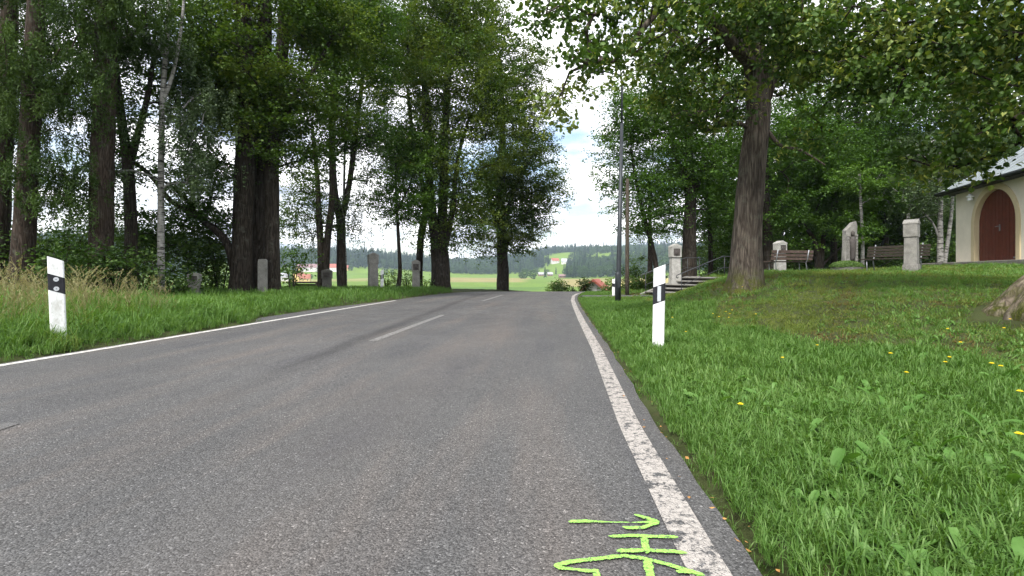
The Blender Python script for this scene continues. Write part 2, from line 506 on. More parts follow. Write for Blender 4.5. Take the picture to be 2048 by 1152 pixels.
MEADOW = np.array([0.105, 0.175, 0.018]); MEADOW2 = np.array([0.07, 0.135, 0.016]); TAN = np.array([0.22, 0.19, 0.07]); YEL = np.array([0.33, 0.28, 0.1]); SOIL = np.array([0.05, 0.062, 0.022])
def crop(X, Y):
    """which crop grows where: the plots of the valley"""
    D = np.hypot(X, Y); A = X / np.maximum(Y, 1) * F + 1024
    c = np.empty(X.shape + (3,)); c[:] = MEADOW
    def put(m, col): c[m] = col
    put((D > 455) & (D < 500) & (A < 1100), MEADOW2)
    put((D > 580) & (D < 735) & (A > 880) & (A < 1052 + (D - 600) * .1), TAN)
    put((D > 610) & (D < 720) & (A > 560) & (A < 745), TAN * np.array([.9, 1.05, .9]))
    put((D > 740) & (D < 860) & (A > 700), MEADOW * 1.08)
    put((D > 500) & (D < 680) & (A > 1112) & (A < 1215), TAN * 1.05)
    put((D > 400) & (D < 660) & (A > 1225) & (A < 1420), YEL)
    put((D > 400) & (D < 640) & (A > -600) & (A < 130), TAN * 1.05)
    put(D > 900, MEADOW * np.array([1.15, 1.1, 1.0]))
    put(D < 40, SOIL)
    return c
gm, nt, out = mat_new('ground_and_crops'); s = NT(nt)
att = s.n('ShaderNodeAttribute', attribute_name='crop').outputs['Color']
posn = s.n('ShaderNodeNewGeometry').outputs['Position']
v1 = s.ramp(s.noise(0.9, 6, 0.65, posn), [(0.3, 0.6), (0.7, 1.35)])
v2 = s.ramp(s.noise(0.03, 5, 0.6, posn), [(0.3, 0.85), (0.7, 1.12)])
c = s.mix(1.0, s.mix(1.0, att, v1, 'MULTIPLY'), v2, 'MULTIPLY')
c = s.mix(s.ramp(s.noise(6, 5, .7, posn), [(.55, 0.0), (.7, .5)]), c, (0.07, 0.05, 0.03))
s.bsdf(out, c, 0.95, s.bump(s.noise(25, 6, .7, posn), .8, .03), 0.1)
M['ground'] = gm
xs = axis(-130, 130, -14, 20, 0.2, 1.06, 6)
ys = axis(-30, 130, -3, 30, 0.2, 1.06, 6)
near_me = grid_mesh('ground', xs, ys, G, crop)
props(link('ground', near_me, gm), kind='structure', label='grassy ground of the verges and the bank')
def far_z(X, Y):
    z = G(X, Y)
    inside = (np.abs(X) < 128) & (Y > -28) & (Y < 128)
    return z - np.where(inside, 1.2, 0.0)
xs = np.arange(-1700, 1701, 14.0); ys = np.arange(-90, 2300, 13.0)
props(link('fields', grid_mesh('fields', xs, ys, far_z, crop), gm), kind='structure', label='fields and meadows of the valley')

# ------------------------------------------------------------------ road
def road_z(Y): return np.interp(Y, PD, PZ)
def rows(a, b):
    return np.concatenate([np.arange(a, 12, 0.25), np.arange(12, 40, 0.5), np.arange(40, b, 2.0)])
def strip(name, left, right, Ys, mat, dz, nx=2, **kw):
    vs_ = []; uv = []
    for y in Ys:
        a, b = float(left(y)), float(right(y))
        for k in range(nx):
            x = a + (b - a) * k / (nx - 1)
            cam_ = -0.012 * ((x - (float(xr(y)) - 3.05)) / 3.0) ** 2 if mat is None else 0
            vs_.append((x, y, float(road_z(y)) + dz)); uv.append((x - float(xr(y)), y, 0))
    q = [(j * nx + k, j * nx + k + 1, (j + 1) * nx + k + 1, (j + 1) * nx + k) for j in range(len(Ys) - 1) for k in range(nx - 1)]
    me = np_mesh(name, np.array(vs_), np.array(q), {'lane': ('POINT', 'FLOAT_VECTOR', np.array(uv))}, True)
    return me

def asphalt_nodes(s):
    pos = s.n('ShaderNodeNewGeometry').outputs['Position']
    lane = s.n('ShaderNodeAttribute', attribute_name='lane').outputs['Vector']
    sx = s.n('ShaderNodeSeparateXYZ'); s.l(lane, sx.inputs[0])
    u, v = sx.outputs['X'], sx.outputs['Y']
    big = s.ramp(s.noise(0.55, 5, 0.6, pos), [(0.3, (0.074, 0.073, 0.073)), (0.7, (0.103, 0.101, 0.099))])
    # faint reddish and bluish patches of old surfacing, drawn out along the lane
    mp = s.n('ShaderNodeMapping'); s.l(lane, mp.inputs[0]); mp.inputs['Scale'].default_value = (1.7, 0.22, 1)
    pn = s.noise(1.0, 5, 0.6, mp.outputs[0])
    c = s.mix(s.ramp(pn, [(0.5, 0.0), (0.68, 0.6)]), big, (0.132, 0.114, 0.102))
    c = s.mix(s.ramp(pn, [(0.3, 0.6), (0.46, 0.0)]), c, (0.056, 0.057, 0.064))
    # aggregate
    ag = s.n('ShaderNodeTexVoronoi'); ag.inputs['Scale'].default_value = 140; s.l(pos, ag.inputs['Vector'])
    agc = s.n('ShaderNodeSeparateColor'); s.l(ag.outputs['Color'], agc.inputs[0])
    k = s.ramp(agc.outputs[0], [(0.0, 0.5), (0.5, 0.95), (0.9, 1.28), (0.97, 1.4), (0.992, 2.4)])
    c = s.mix(1.0, c, k, 'MULTIPLY')
    fine = s.noise(160, 3, 0.7, pos)
    c = s.mix(1.0, c, s.ramp(fine, [(0.35, 0.55), (0.62, 1.3)]), 'MULTIPLY')
    # tyre streak sweeping along the lane
    wob = s.noise(0.35, 3, 0.5, lane)
    uc = s.math('ADD', u, s.math('MULTIPLY', v, 0.062))
    d1 = s.math('ABSOLUTE', s.math('ADD', s.math('ADD', uc, 2.77), s.math('MULTIPLY', s.math('SUBTRACT', wob, 0.5), 0.25)))
    st = s.n('ShaderNodeMapRange'); s.l(d1, st.inputs[0]); st.inputs[1].default_value = 0.05; st.inputs[2].default_value = 0.2
    st.inputs[3].default_value = 1; st.inputs[4].default_value = 0
    vv = s.n('ShaderNodeMapRange'); s.l(v, vv.inputs[0]); vv.inputs[1].default_value = 3.2; vv.inputs[2].default_value = 6
    brk = s.ramp(s.noise(2.2, 5, .7, mp.outputs[0]), [(0.3, 0.25), (0.6, 1.0)])
    stf = s.math('MULTIPLY', s.math('MULTIPLY', s.math('MULTIPLY', st.outputs[0], vv.outputs[0]), brk), 0.6)
    c = s.mix(stf, c, (0.026, 0.025, 0.026))
    # worn lighter wheel paths and cross cracks near the crest
    wv = s.math('ABSOLUTE', s.math('ADD', u, 1.6))
    w2 = s.n('ShaderNodeMapRange'); s.l(wv, w2.inputs[0]); w2.inputs[1].default_value = 0.0; w2.inputs[2].default_value = 0.5
    w2.inputs[3].default_value = 0.3; w2.inputs[4].default_value = 0
    c = s.mix(s.math('MULTIPLY', w2.outputs[0], s.noise(1.5, 4, .6, lane)), c, (0.135, 0.117, 0.105))
    mp2 = s.n('ShaderNodeMapping'); s.l(lane, mp2.inputs[0]); mp2.inputs['Scale'].default_value = (0.5, 0.6, 1)
    w3 = s.noise(1.6, 6, 0.7, mp2.outputs[0], 2.0)
    crk = s.ramp(w3, [(0.475, 0.0), (0.5, 0.7), (0.525, 0.0)])
    farm = s.n('ShaderNodeMapRange'); s.l(v, farm.inputs[0]); farm.inputs[1].default_value = 7; farm.inputs[2].default_value = 12
    c = s.mix(s.math('MULTIPLY', crk, farm.outputs[0]), c, (0.035, 0.028, 0.026))
    h = s.math('ADD', s.math('MULTIPLY', ag.outputs['Distance'], -1.0), s.math('MULTIPLY', fine, 0.7))
    nb = s.bump(h, 0.75, 0.006)
    return c, nb, pos, lane, u, v
am, nt, out = mat_new('asphalt'); s = NT(nt)
c, nb, *_ = asphalt_nodes(s)
s.bsdf(out, c, 0.82, nb, 0.25)
M['asphalt'] = am
def paint_mat(name, col, wear, sc=9, thr=(0.44, 0.5), cracks=True):
    m, nt, out = mat_new(name); s = NT(nt)
    c, nb, pos, lane, u, v = asphalt_nodes(s)
    n1 = s.noise(sc, 9, 0.78, pos)
    keep = s.ramp(n1, [(thr[0], 0.0), (thr[1], 1.0)])
    if cracks:
        dn = s.n('ShaderNodeTexNoise'); dn.inputs['Scale'].default_value = 28; dn.inputs['Detail'].default_value = 4; s.l(pos, dn.inputs['Vector'])
        dm = s.n('ShaderNodeMix', data_type='RGBA', blend_type='LINEAR_LIGHT'); dm.inputs[0].default_value = 0.035
        s.l(pos, dm.inputs[6]); s.l(dn.outputs['Color'], dm.inputs[7])
        ck = s.voro(26, dm.outputs[2], 'DISTANCE_TO_EDGE')
        ckf = s.ramp(ck, [(0.015, 0.3), (0.06, 1.0)])
        # wear is heavier close to the junction end of the line
        keep = s.math('MULTIPLY', s.math('MULTIPLY', keep, ckf), s.ramp(s.noise(11, 8, 0.75, pos), [(0.43, 0.0), (0.47, 1.0)]))
    keep = s.math('MAXIMUM', keep, 1 - wear) if wear < 1 else keep
    if name.startswith('green'):
        ac = s.n('ShaderNodeAttribute', attribute_name='across').outputs['Fac']
        h_ = s.math('ADD', s.math('MULTIPLY', ac, 1.1), s.math('MULTIPLY', s.noise(150, 4, .75, pos), 1.3))
        keep = s.math('MULTIPLY', s.ramp(h_, [(0.0, 0), (0.84, 0.0), (1.02, 1.0)]), s.ramp(s.noise(75, 6, .8, pos), [(0.36, 0.15), (0.47, 1.0)]))
    pc = s.mix(1.0, tuple(col), s.ramp(s.noise(45, 5, .7, pos), [(0.3, 0.78), (0.6, 1.05)]), 'MULTIPLY')
    c = s.mix(keep, c, pc)
    q = s.bsdf(out if not name.startswith('green') else None, c, 0.75, nb, 0.25)
    if name.startswith('green'):
        # where the can left no paint there is nothing but the road below
        tr = s.n('ShaderNodeBsdfTransparent'); mxs = s.n('ShaderNodeMixShader')
        s.l(keep, mxs.inputs[0]); s.l(tr.outputs[0], mxs.inputs[1]); s.l(q.outputs[0], mxs.inputs[2]); s.l(mxs.outputs[0], out.inputs[0])
    return m
M['line'] = paint_mat('worn_line_paint', (0.38, 0.35, 0.32), 1.0, 22, (0.40, 0.47))
M['line_left'] = paint_mat('line_paint', (0.62, 0.6, 0.57), 0.55, 9, (0.36, 0.42))
M['dash'] = paint_mat('thin_worn_paint', (0.22, 0.215, 0.205), 1.0, 25, (0.42, 0.55), False)
M['spray'] = paint_mat('green_spray_paint', (0.3, 0.6, 0.11), 1.0, 60, (0.26, 0.36), False)
ysr = rows(-6, 118)
props(link('road', strip('road', edge_l, edge_r, ysr, am, 0.0, 12), am), kind='structure', label='grey asphalt country road')
def mark(name, me, mat, label, group=None):
    return props(link(name, me, mat), label, 'road marking', group)
mark('edge_line', strip('edge_line', lambda y: xr(y) - .062, lambda y: xr(y) + .068, rows(-4, 31), None, 0.004), M['line'],
     'cracked worn white line along the right edge of the road')
mark('edge_line', strip('edge_line', lambda y: xl(y) - .055, lambda y: xl(y) + .055, np.arange(-4, 18.0, .25), None, 0.004), M['line_left'],
     'white line along the left edge of the road')
def dashf(y0, x0, y1, x1, w=.06):
    Ys = np.linspace(y0, y1, 12)
    return strip('centre_dash', lambda y: np.interp(y, [y0, y1], [x0, x1]) - w, lambda y: np.interp(y, [y0, y1], [x0, x1]) + w, Ys, None, 0.004)
mark('centre_dash', dashf(7.03, -1.91, 11.5, -1.55), M['dash'], 'faded white centre dash in the middle of the road, the nearer one', 'centre dashes')
mark('centre_dash', dashf(17.5, -1.0, 22.5, -.4), M['dash'], 'faded short centre dash near the crest of the road', 'centre dashes')
M['faint'] = paint_mat('almost_gone_paint', (0.15, 0.145, 0.14), 1.0, 25, (0.45, 0.6), False)
mark('centre_dash', dashf(1.2, -2.9, 3.15, -3.08), M['faint'], 'very faint centre dash at the left edge of the picture', 'centre dashes')

def road_pt(px, py):
    d = F * EYE / (py - HZ)
    return ((px - 1024) / F * d, d)
def strokes(name, lines, label, w=.0092):
    """flat spray strokes lying on the road"""
    mb = MB(); acr = []
    z = 0.008
    for ln in lines:
        pts = [Vector(road_pt(*p[:2])) for p in ln]
        ws = [p[2] if len(p) > 2 else 1.0 for p in ln]
        # resample
        P2 = []; W2 = []
        for a, b, wa, wb in zip(pts[:-1], pts[1:], ws[:-1], ws[1:]):
            n = max(2, int((b - a).length / .012))
            for k in range(n):
                t = k / n; P2.append(a.lerp(b, t)); W2.append(wa + (wb - wa) * t)
        P2.append(pts[-1]); W2.append(ws[-1])
        vs_ = []
        n = len(P2)
        for i, p in enumerate(P2):
            d = (P2[min(i + 1, n - 1)] - P2[max(i - 1, 0)]).normalized()
            nn = Vector((-d.y, d.x))
            e = min(i, n - 1 - i)
            k = w * W2[i] * (0.55 if e == 0 else 0.85 if e == 1 else 1)
            k *= 1.45
            for sgn in (-1, 0, 1):
                q = p + nn * sgn * (k + random.uniform(-.0025, .0025))
                vs_.append((q.x, q.y, z)); acr.append((1 - abs(sgn)) * (1 if 0 < e else .4) * min(1, .35 + .65 * W2[i]))
        mb.add(vs_, [(3 * i + j, 3 * i + j + 1, 3 * i + j + 4, 3 * i + j + 3) for i in range(n - 1) for j in (0, 1)])
        z += 0.001
    o = mb.build(name, M['spray'])
    a = o.data.attributes.new('across', 'FLOAT', 'POINT'); a.data.foreach_set('value', np.array(acr, np.float32))
    return props(o, label, 'road marking', None)
strokes('sprayed_arrow', [[(1137, 1047, 1.3), (1170, 1046, 1.1), (1215, 1048, .5), (1262, 1049, .25), (1300, 1048, .9), (1319, 1048, 1)],
                          [(1268, 1033), (1295, 1041), (1319, 1048)], [(1245, 1058), (1255, 1061), (1285, 1060), (1319, 1049)]],
        'small light green sprayed arrow pointing at the worn edge line')
strokes('sprayed_symbol', [[(1217, 1077), (1260, 1075), (1310, 1077), (1356, 1078)], [(1288, 1076, 1.2), (1290, 1095, 1.2), (1294, 1112, 1.2)],
                           [(1232, 1107, 1.2), (1290, 1106), (1345, 1108), (1375, 1112)]],
        'light green sprayed sign like a capital H lying on its side')
strokes('sprayed_letter', [[(1108, 1135, 1.1), (1150, 1127), (1200, 1121), (1248, 1116), (1290, 1122), (1340, 1134), (1388, 1150), (1420, 1166)],
                           [(1108, 1135), (1120, 1141), (1150, 1144, .7), (1172, 1147), (1192, 1147), (1196, 1165)],
                           [(1294, 1124, 1.4), (1298, 1145, 1.3), (1306, 1180, 1.3)], [(1352, 1149), (1385, 1150), (1410, 1158)]],
        'largest light green sprayed sign at the bottom edge of the picture')

# path to the stairs
def path_pts():
    xs_ = np.arange(2.75, 5.95, .2); vs_ = []; n = 6
    for x in xs_:
        yc = 20.2 + (x - 3) * .12
        for k in range(n):
            y = yc - .62 - .35 * max(0, 3.6 - x) + (1.24 + .7 * max(0, 3.6 - x)) * k / (n - 1)
            vs_.append((x, y, g(x, y) + .03 if x > edge_r(y) + .1 else float(road_z(y)) + .006))
    q = [(i * n + k, (i + 1) * n + k, (i + 1) * n + k + 1, i * n + k + 1) for i in range(len(xs_) - 1) for k in range(n - 1)]
    return np_mesh('path', np.array(vs_), np.array(q), {'lane': ('POINT', 'FLOAT_VECTOR', np.array(vs_) + np.array([0, 0, 0]))}, True)
props(link('path', path_pts(), am), kind='structure', label='short asphalt path to the stairs')

# ------------------------------------------------------------------ plants: generator
def leaf_mesh(name, C, Dr, N, L, W, tint, shape='diamond'):
    n = len(C)
    Dr = Dr / np.maximum(np.linalg.norm(Dr, axis=1, keepdims=True), 1e-6)
    S = np.cross(Dr, N); S /= np.maximum(np.linalg.norm(S, axis=1, keepdims=True), 1e-6)
    Nn = np.cross(S, Dr)
    L = L[:, None]; W = W[:, None]
    if shape == 'diamond':
        v = np.stack([C - Dr * L * .5, C + S * W * .5 - Nn * W * .12 - Dr * L * .08, C + Dr * L * .5, C - S * W * .5 - Nn * W * .12 - Dr * L * .08], 1)
        q = np.arange(n * 4).reshape(n, 4)
        k = 1
    else:
        f = Nn * W * .16
        v = np.stack([C - Dr * L * .5, C + S * W * .5 - Dr * L * .28 - f, C + S * W * .36 + Dr * L * .16 - f * .7, C + Dr * L * .5 - Nn * L * .1,
                      C - S * W * .36 + Dr * L * .16 - f * .7, C - S * W * .5 - Dr * L * .28 - f], 1)
        b = (np.arange(n) * 6)[:, None]
        q = np.concatenate([b + np.array([[0, 1, 2, 3]]), b + np.array([[0, 3, 4, 5]])], 1).reshape(-1, 4)
        k = 2
    return np_mesh(name, v.reshape(-1, 3), q, {'tint': ('FACE', 'FLOAT', np.repeat(tint, k))})

TRIS = {'n': 0}
def stem_tube(mb, pts, rad, n, ridge=0.06, step=0.15, flare=None, seed=0, h0=0.0):
    """a lofted trunk with ridged bark relief"""
    pts = [Vector(p) for p in pts]
    # catmull resample
    out = []; rr = []
    for i in range(len(pts) - 1):
        p0 = pts[max(i - 1, 0)]; p1 = pts[i]; p2 = pts[i + 1]; p3 = pts[min(i + 2, len(pts) - 1)]
        m = max(1, int((p2 - p1).length / step))
        for k in range(m):
            t = k / m
            out.append(0.5 * ((2 * p1) + (p2 - p0) * t + (2 * p0 - 5 * p1 + 4 * p2 - p3) * t * t + (3 * p1 - p0 - 3 * p2 + p3) * t ** 3))
            rr.append(rad[i] + (rad[i + 1] - rad[i]) * t)
    out.append(pts[-1]); rr.append(rad[-1])
    vs_ = []
    for i, p in enumerate(out):
        d = (out[min(i + 1, len(out) - 1)] - out[max(i - 1, 0)]).normalized()
        a = d.cross(Vector((0, 1, 0.02))).normalized(); b = a.cross(d).normalized()
        for k in range(n):
            t = 2 * math.pi * k / n
            q = Vector((math.cos(t) * 2.2, math.sin(t) * 2.2, p.z * .45 + seed))
            r = rr[i] * (1 + ridge * 2 * mnoise.noise(q * 1.3) + ridge * 1.2 * mnoise.noise(Vector((math.cos(t) * 7, math.sin(t) * 7, p.z * 1.3 + seed))))
            if flare:
                h = max(0, p.z - out[0].z - h0)
                lob = 0.5 + 0.5 * math.sin(t * 3 + seed) * 1.0 + 0.35 * math.sin(t * 5 + 1 + seed)
                r += flare * math.exp(-h / .28) * (0.45 + 0.55 * lob)
            vs_.append(p + (a * math.cos(t) + b * math.sin(t)) * r)
    fs = []
    for i in range(len(out) - 1):
        for k in range(n):
            k2 = (k + 1) % n
            fs.append((i * n + k, (i + 1) * n + k, (i + 1) * n + k2, i * n + k2))
    mb.add(vs_, fs, True)
    return out, rr

def grow(stems, crowns, spacing, rs, tipr=.012, minz=None):
    """clump centres in the crown volumes, joined to the stems by a branch skeleton"""
    pos = []; par = []; rad0 = []; fixed = []
    for pts, rr in stems:
        last = -1
        for i, (p, r) in enumerate(zip(pts, rr)):
            pos.append(p); par.append(last); fixed.append(r); last = len(pos) - 1
    nst = len(pos)
    clumps = []
    for (c, r) in crowns:
        c = np.array(c); r = np.array(r)
        n = int(max(4, 4.19 * r[0] * r[1] * r[2] / spacing ** 3 * .75))
        got = 0; tries = 0
        while got < n and tries < n * 6:
            tries += 1
            u = rs.normal(size=3); u /= np.linalg.norm(u)
            u *= rs.random() ** (1 / 2.4)
            p = c + u * r
            if mnoise.noise(Vector(p * .55)) < -0.12: continue
            if clumps and np.min(np.sum((np.array(clumps[-260:]) - p) ** 2, 1)) < (spacing * .72) ** 2: continue
            clumps.append(p); got += 1
    clumps = np.array(clumps)
    arr = np.zeros((nst + len(clumps) * 24, 3)); arr[:nst] = np.array([tuple(p) for p in pos]); cnt = nst
    usable = np.ones(len(arr), bool)
    z0 = arr[0, 2]
    usable[:nst] = arr[:nst, 2] > z0 + (minz if minz is not None else 1.2)
    if not usable[:nst].any(): usable[:nst] = True
    parent = par[:] + [0] * (len(arr) - nst)
    dst = [np.min(np.sum((arr[:nst] - c) ** 2, 1)) for c in clumps]
    tips = []
    for ci in np.argsort(dst):
        c = clumps[ci]
        dv_ = c - arr[:cnt]
        dd = np.linalg.norm(dv_, axis=1)
        cost = dd * (1 + .35 * (dv_[:, 2] < 0)) + .04 * np.arange(cnt) / max(cnt, 1)
        cost[~usable[:cnt]] = 1e9
        k = int(np.argmin(cost)); d = dd[k]
        n = int(min(22, max(1, math.ceil(d / .45))))
        a = arr[k].copy()
        off = rs.normal(size=3) * .07 * d; off[2] += .12 * d
        last = k
        for j in range(1, n + 1):
            t = j / n
            p = a + (c - a) * t + off * 4 * t * (1 - t) * .8 + (rs.normal(size=3) * .025 if j < n else 0)
            arr[cnt] = p; parent[cnt] = last; last = cnt; cnt += 1
        tips.append(last)
    w = np.zeros(cnt)
    for t in tips: w[t] = max(w[t], tipr ** 2.1)
    for i in range(cnt - 1, nst - 1, -1):
        if w[i] == 0: w[i] = tipr ** 2.1
        w[parent[i]] += w[i] * (1 if parent[i] >= nst else 0)
    r = w ** (1 / 2.1)
    segs = []
    for i in range(nst, cnt):
        pr = parent[i]
        ra = r[pr] if pr >= nst else min(r[i] * 1.1, fixed[pr] * .6)
        segs.append((arr[pr], arr[i], ra, r[i]))
    return clumps, segs

def branch_mesh(name, segs):
    V = []; Fq = []
    b = 0
    for a, c, ra, rc in segs:
        n = 6 if ra > .06 else 4 if ra > .025 else 3
        d = c - a; L = np.linalg.norm(d)
        if L < 1e-4: continue
        d = d / L
        ref = np.array([0.0, 0, 1]) if abs(d[2]) < .9 else np.array([1.0, 0, 0])
        s1 = np.cross(d, ref); s1 /= np.linalg.norm(s1); s2 = np.cross(d, s1)
        t = np.arange(n) * 2 * math.pi / n
        ring = np.cos(t)[:, None] * s1 + np.sin(t)[:, None] * s2
        V.append(a - d * ra * .3 + ring * ra); V.append(c + ring * rc)
        k = np.arange(n); k2 = (k + 1) % n
        Fq.append(np.stack([b + k, b + k2, b + n + k2, b + n + k], 1)); b += 2 * n
    return np_mesh(name, np.concatenate(V), np.concatenate(Fq), None, True)

def clump_leaves(clumps, total, rs, spacing, L, wr, flat=.45, droop=0.0, shape='diamond', spread=.55, bract=0.0, tintb=.5, weep=0.0):
    n = int(total)
    idx = rs.integers(0, len(clumps), n)
    off = rs.normal(size=(n, 3)); off /= np.maximum(1, np.linalg.norm(off, axis=1, keepdims=True) / 1.5)
    off = off * spacing * spread * np.array([1, 1, flat])
    if weep:
        off[:, 2] -= np.abs(rs.normal(size=n)) * weep
    C = clumps[idx] + off
    # second-order sprays: pull leaves of a clump on to a few twigs
    if weep == 0:
        k = 11
        tw = rs.normal(size=(len(clumps), k, 3)) * np.array([1, 1, flat * .8]); tw /= np.linalg.norm(tw, axis=2, keepdims=True)
        sel = rs.integers(0, k, n)
        tdir = tw[idx, sel]
        along = rs.random(n)[:, None] ** .7 * spacing * spread * 2.3
        Ct = clumps[idx] + tdir * along + rs.normal(size=(n, 3)) * spacing * .085
        m = rs.random(n) < .85
        C = np.where(m[:, None], Ct, C)
    else:
        k = 14
        hx = rs.normal(size=(len(clumps), k, 3)) * spacing * spread * np.array([1, 1, .3])
        sel = rs.integers(0, k, n)
        C = clumps[idx] + hx[idx, sel] + rs.normal(size=(n, 3)) * .05
        C[:, 2] -= rs.random(n) * weep * (0.6 + rs.random((len(clumps), k))[idx, sel])
    Dr = rs.normal(size=(n, 3)); Dr[:, 2] = Dr[:, 2] * .4 - droop
    N = rs.normal(size=(n, 3)) * .55; N[:, 2] += 1
    ct = rs.random(len(clumps)) ** 1.3 * .75 + .02  # wide tone spread per clump: some clumps coloured as if sunlit
    tint = np.clip(ct[idx] * .8 + rs.random(n) * .3 + (tintb - .5), 0, .8)
    Ls = L * (0.7 + .6 * rs.random(n))
    Ws = Ls * wr
    if bract:
        m = rs.random(n) < bract * (ct[idx] * 2.2)
        tint = np.where(m, 1.0, tint)
        Ws = np.where(m, Ls * .3, Ws); Ls = np.where(m, Ls * 1.05, Ls)
    return leaf_mesh('crown', C, Dr, N, Ls, Ws, tint, shape)

def tree(label, depth, stems, crowns, L=.11, lai=3.0, leaf='lime', bark='bark_dark', spacing=.8, sides=10, cat='tree', name='tree', group=None,
         wr=.78, flat=.45, droop=.3, shape='diamond', ridge=.06, flare=.0, step=.25, spread=.55, bract=0.0, tint=.5, weep=0.0, seed=None, minz=1.2, tipr=.012):
    seed = seed if seed is not None else int(depth * 131 + stems[0][0][0][0] * 7) % 100000
    rs = np.random.default_rng(seed)
    x0 = (stems[0][0][0][0] - 1024) / F * depth
    root = empty(name, (x0, depth, g(x0, depth)), label, cat, group)
    tb = MB(); skel = []
    for si, (pts, r0, r1) in enumerate(stems):
        w = []
        for i, p in enumerate(pts):
            dd = p[2] if len(p) > 2 else 0
            if p[1] is None:
                X = (p[0] - 1024) / F * (depth + dd)
                w.append(Vector((X, depth + dd, g(X, depth + dd) - .12)))
            else:
                w.append(P(p[0], p[1], depth + dd))
        ls = [0]
        for a, b in zip(w[:-1], w[1:]): ls.append(ls[-1] + (b - a).length)
        rr = [r0 + (r1 - r0) * (q / max(ls[-1], .01)) ** .85 for q in ls]
        o_, r_ = stem_tube(tb, w, rr, sides, ridge, step, flare if pts[0][1] is None else None, seed % 50 + si * 3.1)
        skel.append((o_, r_))
    tb.build('trunk', M[bark], root)
    cw = []
    area = 0
    for c in crowns:
        px, py, rx, ry = c[:4]
        dd = c[4] if len(c) > 4 else 0
        rd = c[5] if len(c) > 5 else None
        D = depth + dd
        rxm, rym = rx / F * D, ry / F * D
        cw.append((tuple(P(px, py, D)), (rxm, rd if rd else min(rxm, rym * 1.2) * .9, rym)))
        area += math.pi * rxm * rym
    clumps, segs = grow(skel, cw, spacing, rs, tipr, minz)
    link('branches', branch_mesh('branches', segs), M[bark], root)['kind'] = 'stuff'
    L = L * .86; lai = lai * 1.3
    nl = lai * area / (L * L * wr * .5)
    cm = clump_leaves(clumps, nl, rs, spacing, L, wr, flat, droop, shape, spread, bract, tint, weep)
    co = link('crown', cm, M[leaf], root)
    co['kind'] = 'stuff'
    TRIS['n'] += nl * (2 if shape == 'diamond' else 4)
    return root
# ==== TREES BEGIN
# left side, from the frame edge inwards
NB = None
tree('larch trunk cut by the left edge of the picture', 15, [([(-12, None), (0, 400), (12, 200), (22, -60)], .28, .2)],
     [(10, 120, 120, 190), (20, 330, 70, 80)], L=.12, wr=.26, lai=2.2, leaf='needle', bark='bark_con', spacing=.75, name='conifer', droop=1.0, flat=.3, weep=.4)
tree('thick leaning larch behind the tall grass at the far left', 13, [([(35, None), (48, 480), (60, 250), (78, -60)], .265, .18)],
     [(110, 130, 110, 170), (70, 330, 90, 90), (120, 420, 50, 60)], L=.12, wr=.26, lai=2.2, leaf='needle', bark='bark_con', spacing=.75, name='conifer', droop=1.0, flat=.3, weep=.45)
tree('thickest straight conifer trunk behind the left marker post', 14, [([(200, None), (203, 450), (208, 200), (215, -60)], .315, .23), ([(205, 165), (175, 150), (140, 165), (110, 200)], .1, .03)],
     [(215, 20, 130, 90), (60, 30, 90, 70), (170, 215, 90, 45)], L=.115, wr=.3, lai=2.2, leaf='needle', bark='bark_con', spacing=.7, name='conifer', droop=.9, flat=.3, weep=.3)
tree('dark trunk forking high between the thick conifer and the birch', 15.5, [([(264, None), (262, 450), (255, 330), (242, 230), (225, 100), (215, -40)], .2, .08), ([(258, 340), (275, 270), (300, 170), (310, 60)], .12, .04)],
     [(270, 130, 120, 120), (290, 300, 85, 70), (240, 400, 60, 45)], L=.1, lai=2.0, leaf='shrub', spacing=.7)
tree('slim white birch trunk right of the left marker post', 15, [([(322, None), (322, 450), (322, 330), (325, 200), (335, 60), (340, -60)], .105, .05), ([(326, 200), (345, 150), (362, 60), (370, -30)], .06, .03)],
     [(345, 200, 80, 140), (365, 330, 60, 60), (230, 90, 60, 60), (190, 380, 60, 60, -.5)], L=.075, lai=2.0, leaf='birchleaf', bark='birch', spacing=.65, name='birch_tree', droop=.8, weep=.5, flat=.5)
tree('low dark tree leaning left behind the birch', 17.5, [([(478, None), (470, 545), (450, 480), (390, 430), (340, 400), (300, 350), (235, 300)], .17, .05), ([(395, 432), (375, 400), (340, 370), (300, 350)], .07, .03)],
     [(400, 420, 80, 75), (330, 470, 60, 60), (250, 330, 60, 50), (430, 330, 60, 60)], L=.1, lai=2.3, leaf='shrub', spacing=.7)
# the cluster of old limes
tree('left trunk of the three old lime trunks standing close together', 17.6, [([(482, None), (486, 450), (492, 300), (490, 120), (480, -60)], .36, .25)],
     [(430, 130, 110, 150), (430, 350, 60, 60), (500, 250, 60, 90, -1.3, .6)], L=.11, lai=2.9, sides=14, flare=.2, name='lime_tree', spacing=.75)
tree('middle trunk of the three old lime trunks standing close together', 18.4, [([(514, None), (515, 450), (520, 300), (528, 120), (530, -60)], .31, .22)],
     [(560, 40, 130, 110), (500, 190, 110, 120), (540, 90, 90, 100, -2.2, .9), (455, 60, 90, 80, -2.2, .9)], L=.11, lai=2.9, sides=14, flare=.15, name='lime_tree', spacing=.75)
tree('right trunk of the three old lime trunks standing close together', 17.8, [([(545, None), (543, 450), (546, 300), (560, 150), (575, -40)], .27, .19), ([(548, 290), (585, 200), (640, 120), (680, 40)], .12, .05)],
     [(620, 170, 110, 120), (600, 290, 70, 70), (660, 50, 110, 90)], L=.11, lai=2.7, sides=12, flare=.2, name='lime_tree', spacing=.75)
